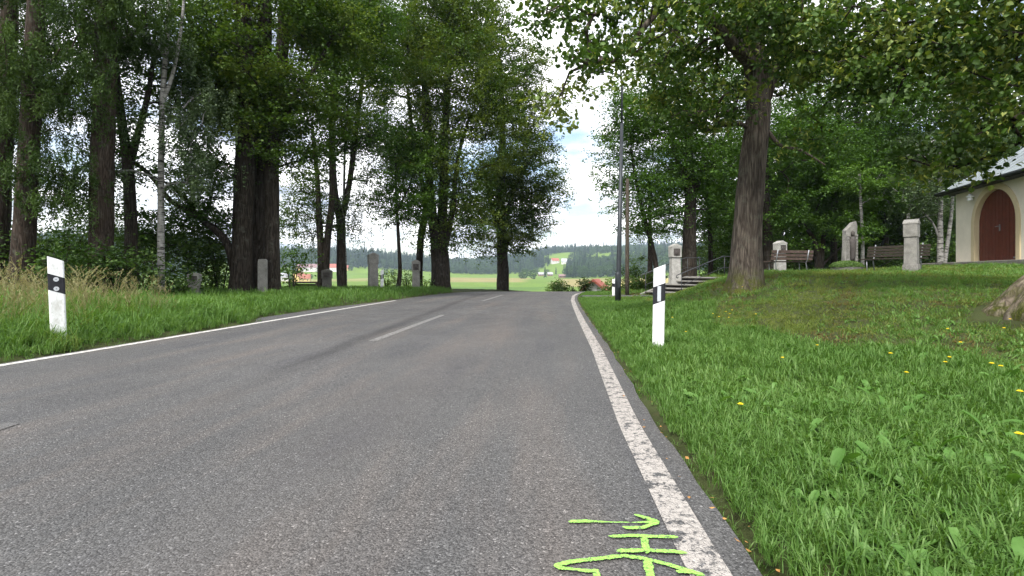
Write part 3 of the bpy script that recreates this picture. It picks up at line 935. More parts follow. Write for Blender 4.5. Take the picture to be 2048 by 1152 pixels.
tree('slender tree with two stems in a narrow V behind the low bench', 24, [([(643, None), (642, 500), (638, 430), (634, 350), (625, 260)], .2, .08), ([(648, None), (655, 480), (664, 400), (664, 300), (668, 180), (660, 60)], .2, .08)],
     [(625, 390, 65, 60), (590, 430, 45, 45), (650, 440, 40, 35), (640, 250, 75, 90), (690, 110, 90, 120)], L=.11, lai=2.5, leaf='lime', spacing=.75)
tree('tree forking into a wide Y beside the half hidden monument', 24.6, [([(684, None), (682, 520), (680, 440), (668, 380), (664, 250), (670, 100)], .24, .12), ([(681, 450), (700, 360), (712, 260), (722, 180), (735, 60)], .16, .08)],
     [(725, 130, 70, 110), (720, 280, 60, 80), (700, 30, 100, 70)], L=.11, lai=2.3, leaf='maple', spacing=.8)
tree('thin pale birch with hanging twigs right of the Y shaped tree', 25, [([(691, None), (690, 520), (688, 440), (690, 300), (700, 150)], .09, .04)],
     [(715, 400, 50, 70), (740, 300, 50, 80), (600, 440, 50, 50)], L=.08, lai=.9, leaf='birchleaf', bark='birch', spacing=.7, name='birch_tree', droop=1.0, weep=.9)
tree('thin dark tree with a bent stem between the two wayside stones', 26, [([(795, None), (800, 540), (797, 480), (793, 400), (790, 300)], .12, .05), ([(794, 420), (820, 370), (830, 320)], .06, .03)],
     [(790, 410, 65, 70), (800, 320, 65, 80)], L=.11, lai=2.5, leaf='maple', spacing=.8)
tree('leaning two stemmed tree behind the short wayside stone', 30, [([(838, None), (838, 540), (842, 470), (850, 400), (830, 300), (815, 180)], .24, .08), ([(846, 470), (858, 380), (862, 280), (850, 120)], .14, .06)],
     [(820, 250, 80, 100), (800, 140, 80, 110), (850, 60, 90, 90)], L=.12, lai=2.4, spacing=.85, name='lime_tree')
tree('big old lime with many stems at the left road edge by the crest', 28.5, [([(881, None), (881, 530), (876, 470)], .56, .45), ([(872, 480), (862, 410), (855, 300), (850, 200), (845, 60)], .3, .12),
     ([(884, 480), (886, 400), (890, 280), (895, 150), (900, 20)], .3, .12), ([(890, 490), (905, 420), (915, 320), (940, 230)], .2, .07)],
     [(900, 160, 120, 150), (880, 330, 110, 110), (900, 450, 95, 60), (900, 20, 100, 80), (960, 260, 70, 110)], L=.13, lai=3.1, sides=14, flare=.12, spacing=.9, name='lime_tree', tint=.66)
tree('round lime rising behind the crest in the middle of the road end', 36, [([(1006, None), (1006, 540), (1003, 470), (1000, 380), (1005, 250), (1000, 120)], .45, .12), ([(1004, 470), (1025, 390), (1060, 320)], .2, .07), ([(1004, 480), (980, 400), (965, 320)], .2, .08)],
     [(1030, 330, 85, 110), (985, 430, 75, 90), (1040, 450, 60, 65), (1020, 180, 75, 110), (975, 90, 60, 90), (1085, 380, 50, 65), (1065, 230, 55, 70), (1020, 400, 90, 70)], L=.15, lai=3.0, sides=12, spacing=1.0, name='lime_tree', tint=.66)
# right side
tree('large mossy footed lime trunk leaning right on the bank', 11, [([(1489, None), (1494, 470), (1503, 350), (1517, 220), (1510, 120), (1490, -60)], .325, .2),
     ([(1522, 215), (1550, 130), (1570, 20)], .16, .08), ([(1505, 130, -.2), (1440, 60, -.8), (1380, -20, -1.2)], .14, .09),
     ([(1345, -40, -1.5), (1315, 20, -1.8), (1270, 75, -2.0), (1225, 125, -2.2)], .09, .025), ([(1527, 250), (1560, 290, -.3), (1600, 300, -.5), (1650, 330, -.6)], .05, .015)],
     [(1440, 60, 150, 110, -.5, 2.2), (1300, 70, 110, 90, -1.5, 1.5), (1150, 40, 100, 60, -2, 1.3), (1170, 150, 70, 60, -2, 1.1), (1560, 100, 90, 100), (1390, 200, 110, 70, -.3, 1.4), (1120, 215, 30, 30, -2, .6)],
     L=.1, lai=2.6, leaf='lime_near', bark='bark_lime', spacing=.55, sides=40, ridge=.05, flare=.22, step=.07, name='lime_tree', bract=.16, spread=.48, shape='heart', wr=.85, droop=.8, seed=11)
# near tree at the right edge
root = empty('lime_tree', (6.25, 5.5, g(6.25, 5.5)), 'huge mossy root flare and trunk cut by the right edge of the picture', 'tree')
tb = MB()
o1, r1 = stem_tube(tb, [(6.62, 5.5, g(6.2, 5.5) - .9), (6.62, 5.5, g(6.2, 5.5) - .1), (6.7, 5.5, 1.05), (6.55, 5.5, 2.0), (6.6, 5.6, 3.4), (6.3, 6.0, 5.5)], [.86, .8, .7, .55, .42, .3], 72, .1, .04, .55, 3.35, .8)
o2, r2 = stem_tube(tb, [(6.6, 5.6, 4.0), (5.7, 6.4, 5.0), (4.6, 7.4, 5.7), (3.4, 8.2, 5.9)], [.16, .1, .07, .04], 12, .05, .15)
o3, r3 = stem_tube(tb, [(6.6, 5.6, 4.0), (6.8, 6.9, 5.0), (7.0, 8.2, 5.5), (6.6, 9.4, 5.6)], [.14, .1, .07, .04], 12, .05, .15)
tb.build('trunk', M['bark_root'], root)
rs = np.random.default_rng(5)
cwn = []
area = 0
for (px, py, rx, ry, D, rd) in [(1700, 90, 170, 100, 8, 1.2), (1880, 110, 170, 120, 7.2, 1.1), (1650, 240, 100, 55, 8.5, .9), (1800, 240, 120, 75, 7.6, .9), (1960, 250, 110, 70, 7, .8),
                                (1560, 60, 80, 80, 8.8, .8), (1900, 330, 90, 28, 7.4, .5), (2060, 120, 80, 120, 7.5, 1.0), (1790, 310, 60, 25, 7.6, .5)]:
    cwn.append((tuple(P(px, py, D)), (rx / F * D, rd, ry / F * D))); area += math.pi * rx * ry / F / F * D * D
cl, segs = grow([(o1, r1), (o2, r2), (o3, r3)], cwn, .42, rs, .008, 1.8)
link('branches', branch_mesh('branches', segs), M['bark_dark'], root)['kind'] = 'stuff'
Lf = .074
co = link('crown', clump_leaves(cl, 3.3 * area / (Lf * Lf * .42), rs, .42, Lf, .85, .6, .9, 'heart', .5, .17, .5), M['lime_near'], root)
co['kind'] = 'stuff'

tree('dark thick trunk standing behind the stone at the head of the stairs', 25, [([(1379, None), (1379, 450), (1382, 380), (1375, 280), (1370, 150)], .38, .15), ([(1382, 400), (1410, 330), (1430, 260)], .16, .07), ([(1376, 380), (1350, 300), (1340, 200)], .15, .06)],
     [(1390, 300, 110, 95), (1330, 200, 110, 100), (1440, 200, 90, 90), (1330, 380, 70, 60), (1230, 300, 45, 35), (1440, 390, 60, 60)], L=.12, lai=2.6, leaf='maple', sides=12, spacing=.9, tint=.55)
tree('dark stem leaning left behind the stair railing', 25.5, [([(1318, None), (1310, 520), (1290, 440), (1278, 390), (1262, 300)], .15, .07)],
     [(1260, 370, 55, 70), (1300, 430, 60, 55), (1255, 250, 60, 60)], L=.12, lai=2.0, leaf='maple', spacing=.85)
tree('slim dark tree between the stair railing and the mossy lime', 29, [([(1421, None), (1421, 500), (1418, 420), (1412, 330)], .15, .08)],
     [(1440, 440, 70, 55), (1420, 350, 80, 60)], L=.13, lai=2.4, leaf='maple', spacing=.95)
tree('dark tree just right of the mossy lime trunk', 27, [([(1537, None), (1536, 480), (1532, 400), (1530, 300)], .3, .14)],
     [(1580, 400, 90, 70), (1570, 300, 100, 80), (1560, 470, 60, 40)], L=.13, lai=2.6, leaf='maple', spacing=.95)
tree('low branching tree behind the right end of the left bench', 28, [([(1637, None), (1636, 520), (1628, 480), (1600, 440)], .2, .08), ([(1640, None), (1645, 490), (1655, 430)], .18, .08), ([(1645, 530), (1670, 505), (1700, 480)], .08, .03), ([(1632, 520), (1610, 495), (1590, 490)], .08, .03)],
     [(1640, 430, 90, 60), (1700, 350, 90, 70), (1620, 340, 80, 70)], L=.13, lai=2.7, leaf='maple', spacing=.95)
tree('thin birch stem just right of the carved stone slab', 25, [([(1725, None), (1725, 480), (1722, 420), (1718, 340)], .09, .05)],
     [(1735, 470, 50, 28), (1740, 430, 80, 38), (1730, 380, 70, 50)], L=.12, lai=2.8, leaf='maple', bark='birch', spacing=.8, name='birch_tree', tint=.75, flat=.25)
tree('two stemmed birch standing left of the chapel wall', 24, [([(1881, None), (1880, 460), (1881, 400), (1878, 300)], .14, .08), ([(1886, None), (1893, 500), (1900, 450), (1905, 400), (1908, 330)], .09, .05), ([(1877, 475), (1865, 445), (1840, 420), (1815, 405)], .045, .02)],
     [(1880, 350, 70, 60), (1900, 280, 90, 60), (1830, 370, 60, 50)], L=.09, lai=1.6, leaf='birchleaf', bark='birch', spacing=.75, name='birch_tree', weep=.4)
tree('distant birch stem above the right bench', 31, [([(1816, None), (1816, 450), (1816, 380), (1812, 300)], .11, .07)],
     [(1800, 330, 80, 60), (1850, 400, 60, 50)], L=.12, lai=1.8, leaf='birchleaf', bark='birch', spacing=.9, name='birch_tree')

tree('tall leafy tree filling the gap above the carved slab', 30, [([(1668, None), (1668, 450), (1672, 300), (1680, 150)], .2, .1)],
     [(1680, 250, 110, 90), (1760, 180, 110, 100), (1610, 180, 90, 90), (1690, 380, 90, 55)], L=.15, lai=2.6, leaf='maple', spacing=1.0)
tree('tall dark tree rising behind the chapel', 33, [([(1935, None), (1935, 450), (1930, 300), (1935, 100)], .22, .1)],
     [(1930, 260, 110, 80), (1990, 180, 110, 110), (1860, 180, 90, 90)], L=.15, lai=2.4, leaf='shrub', spacing=1.0)
tree('leafy tree standing behind the two poles', 34, [([(1300, None), (1300, 450), (1298, 350)], .2, .08)],
     [(1290, 420, 70, 60), (1330, 330, 80, 80), (1260, 280, 50, 60)], L=.15, lai=2.0, leaf='maple', spacing=1.0)
# the wood behind the monuments: copies of two kinds
def copy_tree(src, loc, rz, sc, label, group=None):
    r = src.copy(); COL.objects.link(r)
    r.location = loc; r.rotation_euler = (0, 0, rz); r.scale = (sc,) * 3
    r['label'] = label
    if group: r['group'] = group
    for ch in list(src.children):
        c = ch.copy(); COL.objects.link(c); c.parent = r; c.matrix_parent_inverse = ch.matrix_parent_inverse.copy()
    return r
wood_a = tree('bushy dark tree at the back of the chapel wood, nearest the birches', 34, [([(1770, None), (1770, 480), (1765, 380), (1768, 280)], .25, .08)],
     [(1770, 360, 90, 90), (1770, 440, 100, 60), (1765, 500, 90, 40), (1765, 270, 60, 70)], L=.17, lai=2.9, leaf='shrub', spacing=1.1, group='trees at the back of the chapel wood', seed=3)
wood_b = tree('dark conifer at the back of the wood behind the chapel', 36, [([(1840, None), (1840, 400), (1840, 250)], .25, .06)],
     [(1840, 480, 80, 50), (1840, 400, 70, 70), (1840, 300, 50, 80)], L=.26, wr=.25, lai=2.6, leaf='needle', spacing=1.1, name='conifer', group='trees at the back of the chapel wood', weep=.6, droop=1.2, seed=4)
back = [(1480, 36, .9, 0), (1560, 38, 1.1, 0), (1620, 40, 1.0, 1), (1690, 38, 1.05, 0), (1730, 42, 1.1, 1), (1900, 40, 1.1, 0), (1960, 38, 1.0, 1), (2020, 42, 1.2, 0), (1800, 44, 1.2, 1),
        (1430, 44, .9, 0), (1660, 46, 1.3, 0), (1530, 46, 1.2, 1), (2100, 38, 1.1, 0)]
bl = ['behind the slim dark tree', 'behind the left bench', 'behind the gap left of the carved slab', 'behind the carved slab', 'behind the thin birch', 'close left of the chapel roof', 'behind the chapel roof',
      'behind the chapel at the right edge', 'behind the distant birch', 'above the top of the stairs', 'far behind the low branching tree', 'far behind the dark tree by the lime', 'beyond the chapel']
for i, (px, D, sc, kind) in enumerate(back):
    x = (px - 1024) / F * D
    copy_tree((wood_a, wood_b)[kind], (x, D, g(x, D)), i * 1.3 + .6, sc, ('bushy dark tree ' if kind == 0 else 'dark conifer ') + bl[i])

# ------------------------------------------------------------------ shrubs
def shrub(label, px, D, w, h, leaf='shrub', L=.09, lai=3.0, spacing=.4, seed=0, cat='shrub', name='shrub', lift=.0, droop=.2, tint=.5, dz=None):
    rs = np.random.default_rng(seed + int(px))
    x = (px - 1024) / F * D; z = g(x, D) if dz is None else dz
    root = empty(name, (x, D, z), label, cat)
    mb = MB(); sk = []
    for k in range(4):
        a = rs.random() * 6.28
        e = Vector((x + math.cos(a) * w * .25, D + math.sin(a) * w * .2, z + h * .6))
        pts = [Vector((x + math.cos(a) * .08, D + math.sin(a) * .08, z - .1)), e * .5 + Vector((x, D, z)) * .5 + Vector((0, 0, h * .1)), e]
        o, r = stem_tube(mb, pts, [.03, .02, .012], 6, .05, .3)
        sk.append((o, r))
    mb.build('stem', M['bark_dark'], root)
    cl, sg = grow(sk, [((x, D, z + h * (.5 + lift)), (w / 2, w / 2 * .8, h * .5)), ((x + w * .15, D - .1, z + h * .62), (w / 3.2, w / 3, h * .36))], spacing, rs, .006, .1)
    link('twigs', branch_mesh('twigs', sg), M['bark_dark'], root)['kind'] = 'stuff'
    n = lai * math.pi * w * h * .25 / (L * L * .4)
    c = link('foliage', clump_leaves(cl, n, rs, spacing, L, .75, .7, droop, 'diamond', .6, 0, tint), M[leaf], root)
    c['kind'] = 'stuff'
    TRIS['n'] += n * 2
    return root
SH = [('dark bush low behind the left marker post', 150, 13.2, 2.6, 1.7), ('dark bush at the foot of the thickest conifer', 235, 13.8, 2.2, 1.5),
      ('tall leafy bush between the thick conifer and the birch', 285, 16.5, 2.6, 2.6), ('bush at the foot of the slim birch', 345, 15.3, 1.8, 1.0),
      ('leafy bush filling the gap right of the slim birch', 395, 19, 2.8, 2.9), ('tall bush left of the three old lime trunks', 440, 19.5, 2.6, 3.4),
      ('dark bush behind the leaning larch', 95, 16.5, 3.4, 2.8), ('bush at the left picture edge behind the straw grass', 15, 15.5, 2.8, 2.4), ('deep green bush far back behind the forked dark trunk', 210, 19.5, 4.0, 3.3)]
for i, (lb, px, D, w, h) in enumerate(SH):
    shrub(lb, px, D, w, h, L=.09, lai=2.4, spacing=.4, seed=i)
shrub('bright round bush sticking up at the crest of the road', 1117, 46, 2.3, 1.9, 'shrub_light', .13, 7, .4, dz=-1.55)
shrub('small dark upright bush at the crest of the road', 1144, 44, .75, 1.35, 'shrub', .1, 6, .3, dz=-1.3)
shrub('smallest dark bush at the crest left of the red shed', 1159, 44, .4, 1.0, 'shrub', .09, 6, .25, dz=-1.25)
shrub('dark bush left of the red shed', 1171, 42, .9, 2.3, 'shrub', .12, 5, .4, dz=-1.4)
shrub('brownish green bush between the red shed and the lamp post', 1220, 27, .8, 1.4, 'shrub_light', .09, 4.5, .3, dz=-.6)
shrub('pale green bushy tree left of the stair railing', 1288, 31, 2.2, 2.9, 'shrub_light', .12, 5, .45, dz=-.9)
shrub('dark green round bush far behind the wooden pole', 1262, 38, 2.2, 2.7, 'shrub', .13, 4.5, .5, dz=-1.2)
shrub('brown green bramble right of the tall wayside stone', 775, 29, 1.5, 1.1, 'shrub_light', .08, 2.0, .3)
shrub('bramble bush right of the thin bent tree', 813, 29, 1.2, 1.0, 'shrub_light', .08, 2.0, .3)
shrub('small green bush between the short stone and the big lime', 849, 28, .8, .55, 'shrub_light', .08, 2.5, .3)
shrub('light green bush beyond the low monument in the left wood', 425, 23, 1.6, .95, 'shrub_light', .1, 2.5, .4)
shrub('leafy sapling behind the three old lime trunks', 585, 23, 1.8, 2.3, 'maple', .12, 1.7, .5)
for k, (px, D) in enumerate([(1600, 33), (1680, 32), (1760, 31), (1840, 30), (1480, 31), (1540, 30), (1910, 29)]):
    shrub('low dark bush in the wood ' + ['behind the left bench', 'behind the carved slab', 'behind the right bench', 'behind the tall square stone', 'left of the mossy lime trunk', 'just right of the mossy lime trunk', 'beside the chapel wall'][k],
          px, D, 3.4, 1.9, 'shrub', .13, 2.8, .6, seed=50 + k)
# clipped round planting with its dark border below the carved slab
root = empty('planting_bed', (P(1693, 545, 20.5).x, 20.5, g(P(1693, 545, 20.5).x, 20.5)), 'low clipped round hedge in a dark planter below the carved slab', 'hedge')
px_, py_, pz_ = root.location
mb = MB()
ring = [(math.cos(t) * .56, math.sin(t) * .56) for t in np.linspace(0, 2 * math.pi, 20, endpoint=False)]
vsb = [(px_ + a, py_ + b, pz_ - .05) for a, b in ring] + [(px_ + a, py_ + b, pz_ + .2) for a, b in ring] + [(px_ + a * .9, py_ + b * .9, pz_ + .2) for a, b in ring]
n = 20
mb.add(vsb, [(k, (k + 1) % n, n + (k + 1) % n, n + k) for k in range(n)] + [(n + k, n + (k + 1) % n, 2 * n + (k + 1) % n, 2 * n + k) for k in range(n)] + [tuple(2 * n + k for k in range(n))])
mb.build('planter', M['granite_dark'], root)
rs = np.random.default_rng(9)
u = rs.normal(size=(6000, 3)); u /= np.linalg.norm(u, axis=1)[:, None]; u[:, 2] = np.abs(u[:, 2])
C = np.array([px_, py_, pz_ + .2]) + u * np.array([.6, .55, .25]) * (0.86 + .18 * rs.random((6000, 1)))
c = link('foliage', leaf_mesh('foliage', C, rs.normal(size=(6000, 3)), u + rs.normal(size=(6000, 3)) * .4, np.full(6000, .05), np.full(6000, .035), rs.random(6000) * .8), M['shrub_light'], root)
c['kind'] = 'stuff'
# ==== TREES END

# ------------------------------------------------------------------ chapel
A = Vector((16.95, 19.55, 0)); fd = Vector((-.94, -3.2, 0)).normalized()   # along the front wall, towards the camera
nd = Vector((fd.y, -fd.x, 0))            # candidate normal
if nd.x > 0: nd = -nd                     # front faces left
FL, DEP, ZB, ZE = 4.73, 5.5, 1.36, 4.0
chapel = empty('chapel', (A.x, A.y, 1.2), 'small cream chapel with arched red-brown door and grey metal roof', 'chapel')
def cw_(s_, n_, z): # along front, outwards from front, height
    return A + fd * s_ + nd * n_ + Vector((0, 0, z))
CM = Matrix(((fd.x, nd.x, 0, A.x), (fd.y, nd.y, 0, A.y), (0, 0, 1, 0), (0, 0, 0, 1)))
dc, dr, dsp = .617 * 3.84, 1.12, 1.30       # door centre, half width, spring height above the threshold
def arch(r, z0, n=18, low=0.0):
    pts = [(dc - r, z0 + low)]
    for k in range(n + 1):
        t = math.pi * (1 - k / n)
        pts.append((dc + math.cos(t) * r, z0 + dsp + math.sin(t) * r))
    pts.append((dc + r, z0 + low))
    return pts
# front wall with a real door opening
mb = MB()
ap = arch(dr + .02, ZB, 18)
half = len(ap) // 2
def wallpoly(out, y0, y1):
    mb.prism(out, y0, y1, CM)
wallpoly([(0, ZB - .2), (0, ZE), (dc, ZE)] + [ap[i] for i in range(half, 0, -1)] + [(dc - dr - .02, ZB - .2)], -.35, 0)
wallpoly([(dc, ZE), (FL, ZE), (FL, ZB - .2), (dc + dr + .02, ZB - .2)] + [ap[i] for i in range(len(ap) - 2, half - 1, -1)], -.35, 0)
mb.box((.175, -(.35 + DEP / 2), (ZB - .2 + ZE) / 2), (.35, DEP, ZE - ZB + .2), CM)
mb.box((FL - .175, -(.35 + DEP / 2), (ZB - .2 + ZE) / 2), (.35, DEP, ZE - ZB + .2), CM)
mb.box((FL / 2, -(.35 + DEP + .175), (ZB - .2 + ZE) / 2), (FL, .35, ZE - ZB + .2), CM)
mb.build('wall', M['plaster'], chapel)
mb = MB()   # sandstone band round the arch
ro, ri = arch(dr + .2, ZB, 24), arch(dr + .005, ZB, 24)
vsb = []
for (x, z), (x2, z2) in zip(ro, ri):
    for yy in (-.12, .03):
        vsb.append(CM @ Vector((x, yy, z))); vsb.append(CM @ Vector((x2, yy, z2)))
fs = []
for i in range(len(ro) - 1):
    b = i * 4; c_ = b + 4
    fs += [(b + 2, b + 3, c_ + 3, c_ + 2), (b + 3, b + 1, c_ + 1, c_ + 3), (b, b + 2, c_ + 2, c_)]
mb.add(vsb, fs); mb.build('door_surround', M['sand'], chapel)
door = None
for sgn in (-1, 1):
    mbd = MB()
    # each leaf is a row of upright boards following the arch
    nb_ = 6
    first = None
    boards = []
    for k in range(nb_):
        x0 = dc + sgn * (0.008 + k * (dr - .01) / nb_); x1 = dc + sgn * (0.008 + (k + 1) * (dr - .01) / nb_ - .012)
        def top(x): return ZB + dsp + math.sqrt(max(0, (dr - .003) ** 2 - (x - dc) ** 2))
        xm = (x0 + x1) / 2
        a_, b_ = min(x0, x1), max(x0, x1)
        out_ = [(a_, ZB + .02), (b_, ZB + .02), (b_, top(b_)), (xm, top(xm)), (a_, top(a_))]
        m2 = MB(); m2.prism(out_, -.17, -.12, CM); boards.append(m2)
    mbd.prism([(dc, ZB + .02), (dc + sgn * (dr - .02), ZB + .02)] + [(dc + sgn * (dr - .02) * math.cos(t), ZB + dsp + (dr - .02) * math.sin(t)) for t in np.linspace(0, math.pi / 2, 9)], -.21, -.172, CM)
    leaf_o = mbd.build('door', M['door'], chapel)
    for m2 in boards: m2.build('board', M['door'], leaf_o)
    if sgn == 1: door = leaf_o
mb = MB(); mb.box((dc + .07, -.105, ZB + 1.12), (.05, .015, .22), CM); mb.tube([CM @ Vector((dc + .07, -.1, ZB + 1.16)), CM @ Vector((dc + .07, -.05, ZB + 1.16)), CM @ Vector((dc - .06, -.045, ZB + 1.16))], .011, 8)
mb.build('handle', M['galv'], door)
mb = MB(); mb.box((dc + .88, -.11, ZB + .1), (.24, .012, .05), CM); mb.build('bolt', M['galv'], door)
# plinth
mb = MB(); mb.box((1.3, .16, ZB - .16), (8.0, 1.0, .3), CM); mb.build('plinth', M['concrete'], chapel, bevel=.02)
# hipped roof with standing seams
oh = .42
ap_z = ZE + 1.95
e0, e1 = -oh, FL + oh; f0, f1 = oh, -(DEP + .7 + oh)
cx_, cyr = FL / 2, -(DEP + .7) / 2
corners = [Vector((e0, f0, ZE + .02)), Vector((e1, f0, ZE + .02)), Vector((e1, f1, ZE + .02)), Vector((e0, f1, ZE + .02))]
ridge_a, ridge_b = Vector((cx_, f0 - (e1 - e0) / 2, ap_z)), Vector((cx_, f1 + (e1 - e0) / 2, ap_z))
roof = MB()
def slab(poly):
    up = Vector((0, 0, .05)); nn = len(poly)
    v = [CM @ p for p in poly] + [CM @ (p + up) for p in poly]
    roof.add(v, [tuple(range(nn - 1, -1, -1)), tuple(range(nn, 2 * nn))] + [(k, (k + 1) % nn, nn + (k + 1) % nn, nn + k) for k in range(nn)])
slab([corners[0], corners[1], ridge_a]); slab([corners[2], corners[3], ridge_b]); slab([corners[3], corners[0], ridge_a, ridge_b]); slab([corners[1], corners[2], ridge_b, ridge_a])
roof_o = roof.build('roof', M['tin'], chapel)
for k in range(1, 12):
    x = e0 + (e1 - e0) * k / 12
    t = 1 - abs(x - cx_) / ((e1 - e0) / 2)
    a = Vector((x, f0, ZE + .08)); b = Vector((x, f0 - (e1 - e0) / 2 * t, ZE + .08 + (ap_z - ZE) * t))
    mb = MB(); mb.tube([CM @ a, CM @ b], .02, 4, True, False); mb.build('seam', M['tin'], roof_o)
for k in range(1, 12):
    y = f0 + (f1 - f0) * k / 12
    t = min(1, min(abs(y - f0), abs(y - f1)) / ((e1 - e0) / 2))
    a = Vector((e0, y, ZE + .08)); b = Vector((e0 + (cx_ - e0) * t, y, ZE + .08 + (ap_z - ZE) * t))
    mb = MB(); mb.tube([CM @ a, CM @ b], .02, 4, True, False); mb.build('seam', M['tin'], roof_o)
mb = MB()
for a, b in ((corners[0], corners[1]), (corners[3], corners[0])):
    d_ = (b - a).normalized(); out_v = Vector((0, 1, 0)) if a is corners[0] else Vector((-1, 0, 0))
    mb.tube([CM @ (a + out_v * .05 - Vector((0, 0, .0))), CM @ (b + out_v * .05 - Vector((0, 0, .0)))], .055, 10)
mb.build('gutter', M['eave'], chapel)
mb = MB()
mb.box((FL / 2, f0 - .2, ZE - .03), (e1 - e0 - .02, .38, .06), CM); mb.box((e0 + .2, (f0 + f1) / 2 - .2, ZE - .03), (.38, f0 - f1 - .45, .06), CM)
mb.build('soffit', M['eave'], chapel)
mb = MB()
mb.tube([cw_(.02 - .06, .06, ZE - .02), cw_(-.04, .06, ZB - .1)], .04, 8); 
lamp = MB()
lc = cw_(1.28, .16, ZE - .33)
for k, (r, h) in enumerate([(.05, .12), (.11, .05), (.06, 0), (.1, -.06), (.05, -.11)]):
    pass
prof_ = [(.01, .14), (.05, .11), (.06, .06), (.12, .04), (.12, .02), (.07, .0), (.06, -.04), (.1, -.07), (.09, -.1), (.04, -.14), (.01, -.15)]
lamp.tube([lc + Vector((0, 0, z)) for r, z in prof_], [r for r, z in prof_], 14)
lamp.build('lantern', M['white_plastic'], chapel)

# ------------------------------------------------------------------ marker posts
def marker_post(px, D, H, w, rz, slope, label, style, z0=None, group='roadside marker posts', lean=(0, 0)):
    x = (px - 1024) / F * D
    z = (g(x, D) if z0 is None else z0)
    root = empty('marker_post', (x, D, z), label, 'marker post', group, rz)
    root.rotation_euler = (lean[0], lean[1], rz)
    # rounded triangular section, front face towards -Y
    prof = []
    d = w * .82
    for (cx, cy, r, a0, a1) in ((-w / 2 + .018, -d * .35 + .018, .018, 180, 270), (w / 2 - .018, -d * .35 + .018, .018, 270, 360), (0, d * .5, .022, 0, 180)):
        for a in np.linspace(a0, a1, 5):
            prof.append((cx + math.cos(math.radians(a)) * r, cy + math.sin(math.radians(a)) * r))
    n = len(prof)
    def sleeve(z0_, z1_, s0, s1, grow_, mat, nm, cap=True, parent=root):
        mb = MB(); vs_ = []
        for zz, sl in ((z0_, s0), (z1_, s1)):
            for (a, b) in prof:
                k = 1 + grow_ / (w / 2)
                vs_.append((a * k, b * k, zz + sl * a))
        fs_ = [(k, (k + 1) % n, n + (k + 1) % n, n + k) for k in range(n)]
        if cap: fs_ += [tuple(range(n - 1, -1, -1)), tuple(range(n, 2 * n))]
        mb.add(vs_, fs_); o = mb.build(nm, mat, parent, False)
        return o
    body = sleeve(-.2, H - abs(slope) * w / 2, 0, slope, 0, M['white_plastic'], 'post')
    band = sleeve(H * .56, H * .76, slope, slope, .0025, M['black_plastic'], 'black_band')
    mb = MB()
    yf = -d * .35 - .006
    if style == 'bar':
        mb.box((0, yf, H * .66), (.04, .008, .175)); mb.build('reflector', M['reflector'], root, False, .002)
    elif style == 'dots':
        for zz in (H * .715, H * .60):
            mb = MB(); mb.tube([(.0, yf - .004, zz), (0, yf + .004, zz)], .027, 20, True, False); mb.build('reflector', M['reflector'], root, False)
            mb = MB(); mb.tube([(.0, yf - .006, zz), (0, yf, zz)], .005, 8, True, False); mb.build('rivet', M['black_plastic'], root, False)
    else:
        mb.box((0, yf, H * .66), (.03, .008, .12)); mb.build('reflector', M['reflector'], root, False)
    return root
marker_post(1316, 5.9, 1.0, .132, -.25, .42, 'white marker post with black band and upright reflector bar on the right bank', 'bar', lean=(0, .018))
marker_post(118, 6.3, 1.0, .155, .62, -.42, 'white marker post with two round reflectors in the tall grass on the left', 'dots', z0=.14, lean=(0, -.03))
marker_post(764, 23.5, .98, .14, .3, .4, 'distant white marker post right of the tall wayside stone', 'bar', z0=float(g((764 - 1024) / F * 23.5, 23.5)))
marker_post(1228, 20.8, .7, .13, 1.2, .3, 'white marker post seen edge on just left of the lamp post foot', 'small')

# ------------------------------------------------------------------ lamp post, wooden pole
def pole(name, label, cat, px, D, top, r0, r1, mat, lean=0.0, collar=True):
    x = (px - 1024) / F * D; z = g(x, D)
    root = empty(name, (x, D, z), label, cat)
    mb = MB(); mb.tube([(x, D, z - .3), (x + lean * .15, D, z + top * .15), (x + lean, D, z + top)], [r0, r0, r1], 16)
    mb.build('pole', mat, root)
    return root, x, z
lp, lx, lz = pole('street_lamp', 'tall slim dark lamp post at the right road edge', 'street lamp', 1236, 16, 5.6, .078, .05, M['lamp_metal'], .12)
mb = MB(); mb.tube([(lx, 16, lz - .05), (lx, 16, lz + .9), (lx, 16, lz + .95)], [.092, .09, .078], 16); mb.build('sleeve', M['lamp_metal'], lp)
mb = MB(); mb.box((lx + .015, 16 - .092, lz + .65), (.09, .02, .35)); mb.build('access_door', M['lamp_metal'], lp, bevel=.005)
mb = MB(); mb.tube([(lx + .12, 16, lz + 5.5), (lx + .125, 16, lz + 6.8), (lx + .1, 16.0, lz + 7.1), (lx - .5, 15.9, lz + 7.2)], [.036, .032, .03, .025], 10); mb.build('arm', M['lamp_metal'], lp)
mb = MB(); mb.box((lx - .75, 15.88, lz + 7.2), (.6, .22, .1), None, .7); mb.build('lamp_head', M['lamp_metal'], lp)
wp, wx, wz = pole('wooden_pole', 'old wooden pole behind the dark lamp post', 'pole', 1254, 22, 5.0, .085, .07, M['pole_wood'], .02)

